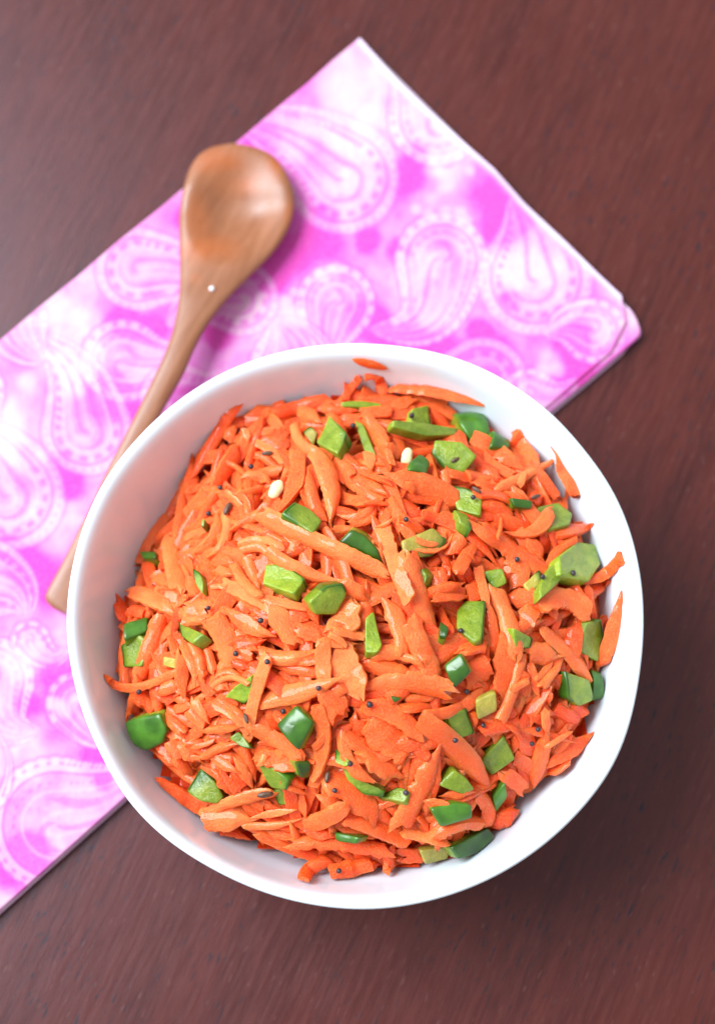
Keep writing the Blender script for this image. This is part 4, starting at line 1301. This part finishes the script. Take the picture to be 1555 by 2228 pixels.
# ------------------------------------------------------------------ build them
def carrot_mesh(name, V, F, UV, tones):
    me = bpy.data.meshes.new(name)
    me.from_pydata(V.tolist(), [], F); me.update()
    uvl = me.uv_layers.new(name='strip')
    li = np.zeros(len(me.loops), int); me.loops.foreach_get('vertex_index', li)
    uvl.data.foreach_set('uv', np.array(UV, np.float32)[li].ravel())
    a = me.attributes.new('tone', 'FLOAT', 'POINT'); a.data.foreach_set('value', np.asarray(tones, np.float32))
    me.shade_smooth(); me.set_sharp_from_angle(angle=R(38))
    return me

for i in car:
    p = PIECES[i]
    org = p['V'].mean(0)
    o = link('carrot_shred', carrot_mesh('carrot_shred', p['V'] - org, p['F'], p['UV'], p['tv']), M_CARROT)
    o.location = org
    tag(o, clab[i], 'carrot shred', 'grated carrot shreds heaped in the bowl')

# everything underneath: the packed mass of shreds
Vs, Fs, Us, Ts, off = [], [], [], [], 0
for i, p in enumerate(PIECES):
    if p['kind'] != 'carrot' or i in carset: continue
    if not p['traced'] and cnt[i] == 0 and rnd.random() < 0.35: continue
    Vs.append(p['V']); Us += p['UV']; Ts += p['tv']
    Fs += [tuple(v + off for v in f) for f in p['F']]; off += len(p['V'])
# lumpy bottom of the heap that closes it
st = 5
idx = {}
core = []
for a in range(0, GN, st):
    for b in range(0, GN, st):
        if GR[a, b] < _er[a, b] * 0.985:
            idx[(a, b)] = off + len(core)
            zz = max(HM0[a, b], WALLZ[a, b] + 0.0008)
            core.append((GXX[a, b], GYY[a, b], zz)); Us.append((GXX[a, b], GYY[a, b])); Ts.append(0.95)
for (a, b), v in idx.items():
    q = [(a, b), (a, b + st), (a + st, b + st), (a + st, b)]
    if all(k in idx for k in q): Fs.append(tuple(idx[k] for k in q))
Vs.append(np.array(core))
o = link('grated_carrot', carrot_mesh('grated_carrot', np.concatenate(Vs), Fs, Us, Ts), M_CARROT)
tag(o, 'packed mass of grated carrot that fills the bowl beneath the top shreds', 'grated carrot', kind='stuff')

for i in peps:
    p = PIECES[i]
    if cnt[i] < 3: continue
    root = bpy.data.objects.new('pepper_piece', None); COL.objects.link(root)
    root.empty_display_size = 0.004
    root.location = p['cen'] - Vector((0, 0, 0.003))
    tag(root, plab[i], 'pepper', 'diced green pepper pieces in the salad')
    org = Vector(root.location)
    fm = mesh('flesh', [tuple(v) for v in p['V']], p['F'], True, 80)
    ra = fm.attributes.new('rind', 'FLOAT', 'POINT'); ra.data.foreach_set('value', np.array(p['rind'], np.float32))
    link('flesh', fm, M_OLIVE if p['look'] == 'olive' else M_FLESH, root)
    if len(p['SV']):
        link('skin', mesh('skin', [tuple(v) for v in p['SV']], p['SF'], True, 60), M_SKIN, root)

# ------------------------------------------------------------------ seeds
def drop_z(px, py):
    z = H_RIM
    for _ in range(5):
        q = at(px, py, z)
        i = int((q.y - GX0) / G); j = int((q.x - GX0) / G)
        z = float(HM[max(0, i - 1):i + 2, max(0, j - 1):j + 2].max())
        if z > H_RIM + 0.02: z = float(samp(WALLZ, q.x, q.y))
    return z
b = bmesh.new(); bmesh.ops.create_icosphere(b, subdivisions=3, radius=0.00084)
for v in b.verts: v.co *= 1 + 0.10 * noise.noise(v.co * 1800) + 0.03 * noise.noise(v.co * 6000)
ME_M = bpy.data.meshes.new('mustard_seed'); b.to_mesh(ME_M); b.free(); ME_M.shade_smooth(); ME_M.materials.append(M_MUSTARD)
MUST = [(479, 1061), (454, 1117), (546, 1015), (768, 926), (895, 904), (1124, 1217), (1246, 1247), (1029, 1082), (567, 1350), (513, 1422), (581, 1440), (693, 1497), (303, 1505), (804, 1533), (1051, 1578), (1170, 1587),
        (762, 1662), (728, 1720), (883, 1725), (990, 1611), (1015, 1505), (737, 1895), (1157, 1618), (616, 1548), (453, 1323), (1180, 1255), (883, 1130), (1002, 1372)]
def seed_near(px, py, half=True):
    x, y = px, py
    j = min((q for q in peps if cnt[q] > 20), key=lambda q: math.hypot(PIECES[q]['c'][0] - x, PIECES[q]['c'][1] - y))
    return f"{compass(x - PIECES[j]['c'][0], y - PIECES[j]['c'][1])} a {pep_adj(j)}"
ml, lf = unique(MUST, [lambda q: f"tiny round black mustard seed {where(*q)} of the salad", lambda q: f"tiny round black mustard seed {where(*q, True)} of the salad", lambda q: f"tiny round black mustard seed {seed_near(*q)}"])
settle(ml, lf, lambda q: q, lambda q: f"tiny black mustard seed {where(*q, True)}")
for q in MUST:
    o = bpy.data.objects.new('mustard_seed', ME_M); COL.objects.link(o)
    o.location = at(q[0], q[1], drop_z(*q) + 0.00075)
    s = rnd.uniform(0.82, 1.05); o.scale = (s, s, s * rnd.uniform(.88, 1)); o.rotation_euler = [rnd.uniform(0, 6) for _ in range(3)]
    tag(o, ml[q], 'seed', 'black mustard seeds scattered on the salad')

def ellipsoid(name, L, W, Hh, ridges, mat, nu=14, nv=20, bend=0.1):
    vs, fs = [], []
    for i in range(nv + 1):
        t = i / nv; a = math.pi * t
        for k in range(nu):
            p = 2 * math.pi * k / nu
            r = math.sin(a) ** 0.85 * (1 + (0.10 * math.cos(p * 7) if ridges else 0))
            x = -math.cos(a) * L / 2
            vs.append((x, r * math.cos(p) * W / 2, r * math.sin(p) * Hh / 2 + bend * L * (x / L * 2) ** 2 * -0.5))
    for i in range(nv):
        for k in range(nu):
            j = (k + 1) % nu
            fs.append((i * nu + k, i * nu + j, (i + 1) * nu + j, (i + 1) * nu + k))
    me = mesh(name, vs, fs); me.materials.append(mat); return me
ME_C = ellipsoid('cumin_seed', 0.0034, 0.00125, 0.0011, True, M_CUMIN, 28)
CUM = [(581, 986, 5, 1.0, 'lying level'), (495, 1106, 68, 1.25, 'tilted'), (535, 1563, -70, .9, 'small and reddish brown'), (712, 1690, 78, 1.0, 'standing upright'), (577, 1729, 8, 1.3, 'lying level on a pale shred'), (990, 1000, 30, .8, 'half hidden'), (1036, 1066, -35, .9, 'slanting'), (1165, 840 + 240, 20, .9, 'by the rim')]
for x, y, an, s, wd in CUM:
    o = bpy.data.objects.new('cumin_seed', ME_C); COL.objects.link(o)
    o.location = at(x, y, drop_z(x, y) + 0.0006); o.scale = (s, s, s); o.rotation_euler = (rnd.uniform(-.3, .3), rnd.uniform(-.2, .2), R(an))
    tag(o, short(f"brown cumin seed {wd}, {where(x, y, True)} of salad"), 'seed', 'brown cumin seeds on the salad')
ME_K = ellipsoid('pale_kernel', 0.0062, 0.0036, 0.0022, False, M_CREAM, 20, 20, 0.2)
for x, y, an, s, lb in ((601, 1064, 62, 1.0, 'pale cream kernel lying among the upper left carrot shreds'), (885, 994, 75, .9, 'pale yellow kernel beside a dark green pepper chip near the top')):
    me = ME_K.copy()
    for v in me.vertices: v.co *= 1 + 0.16 * noise.noise(Vector(v.co) * 500 + Vector((x, 0, 0)))
    o = bpy.data.objects.new('pale_kernel', me); COL.objects.link(o)
    o.location = at(x, y, drop_z(x, y) + 0.0008); o.scale = (s, s, s); o.rotation_euler = (0.25, 0.1, R(an))
    tag(o, lb, 'kernel')

# ------------------------------------------------------------------ the stray shred stuck high on the far wall of the bowl
def stuck(pts, w_px, label, tone):
    n = 16
    c = catmull(pts, n)
    P3, N3 = [], []
    for px, py in c:
        lo, hi = H_RIM - 0.035, H_RIM - 0.0015
        bz, be = 0, 1e9
        for z in np.linspace(lo, hi, 240):
            q = at(px, py, z); e = abs(math.hypot(q.x, q.y) - float(wall_r(z, math.atan2(q.y, q.x))))
            if e < be: be, bz = e, z
        q = at(px, py, bz); th = math.atan2(q.y, q.x)
        dr = (float(wall_r(bz + .001, th)) - float(wall_r(bz - .001, th))) / .002
        nn = Vector((-math.cos(th), -math.sin(th), dr)).normalized()
        P3.append(q + nn * 0.0007); N3.append(nn)
    P3a = np.array(P3)
    T = np.gradient(P3a, axis=0)
    vs, uv = [], []
    cs = [(-1, 0), (-.7, .6), (0, 1), (.7, .6), (1, 0), (.6, -.6), (0, -.8), (-.6, -.6)]
    wid = w_px / 7.6 * MM
    for i in range(n):
        t = Vector(T[i]).normalized(); s_ = N3[i].cross(t).normalized(); u = i / (n - 1)
        wv = max(0.06, math.sin(math.pi * u) ** 0.6) * (1 + 0.1 * noise.noise(Vector((u * 5, w_px, 0))))
        for a_, h_ in cs:
            vs.append(P3[i] + s_ * a_ * wid / 2 * wv + N3[i] * h_ * 0.0008 * wv); uv.append((u * 0.01, a_ * wid / 2))
    K = len(cs)
    fs = [(i * K + k, i * K + (k + 1) % K, (i + 1) * K + (k + 1) % K, (i + 1) * K + k) for i in range(n - 1) for k in range(K)]
    fs += [tuple(range(K - 1, -1, -1)), tuple(range((n - 1) * K, n * K))]
    V = np.array([tuple(v) for v in vs]); org = V.mean(0)
    me = carrot_mesh('carrot_shred', V - org, fs, uv, np.full(len(V), tone))
    o = link('carrot_shred', me, M_CARROT); o.location = org
    tag(o, label, 'carrot shred', 'stray carrot shreds')
stuck([(766, 778), (800, 787), (843, 799)], 30, 'small orange carrot scrap stuck high on the far inner wall of the bowl, alone', .35)
print('pieces', len(PIECES), 'visible carrots', len(car), 'unresolved labels', len(cl), len(pl), len(lf))
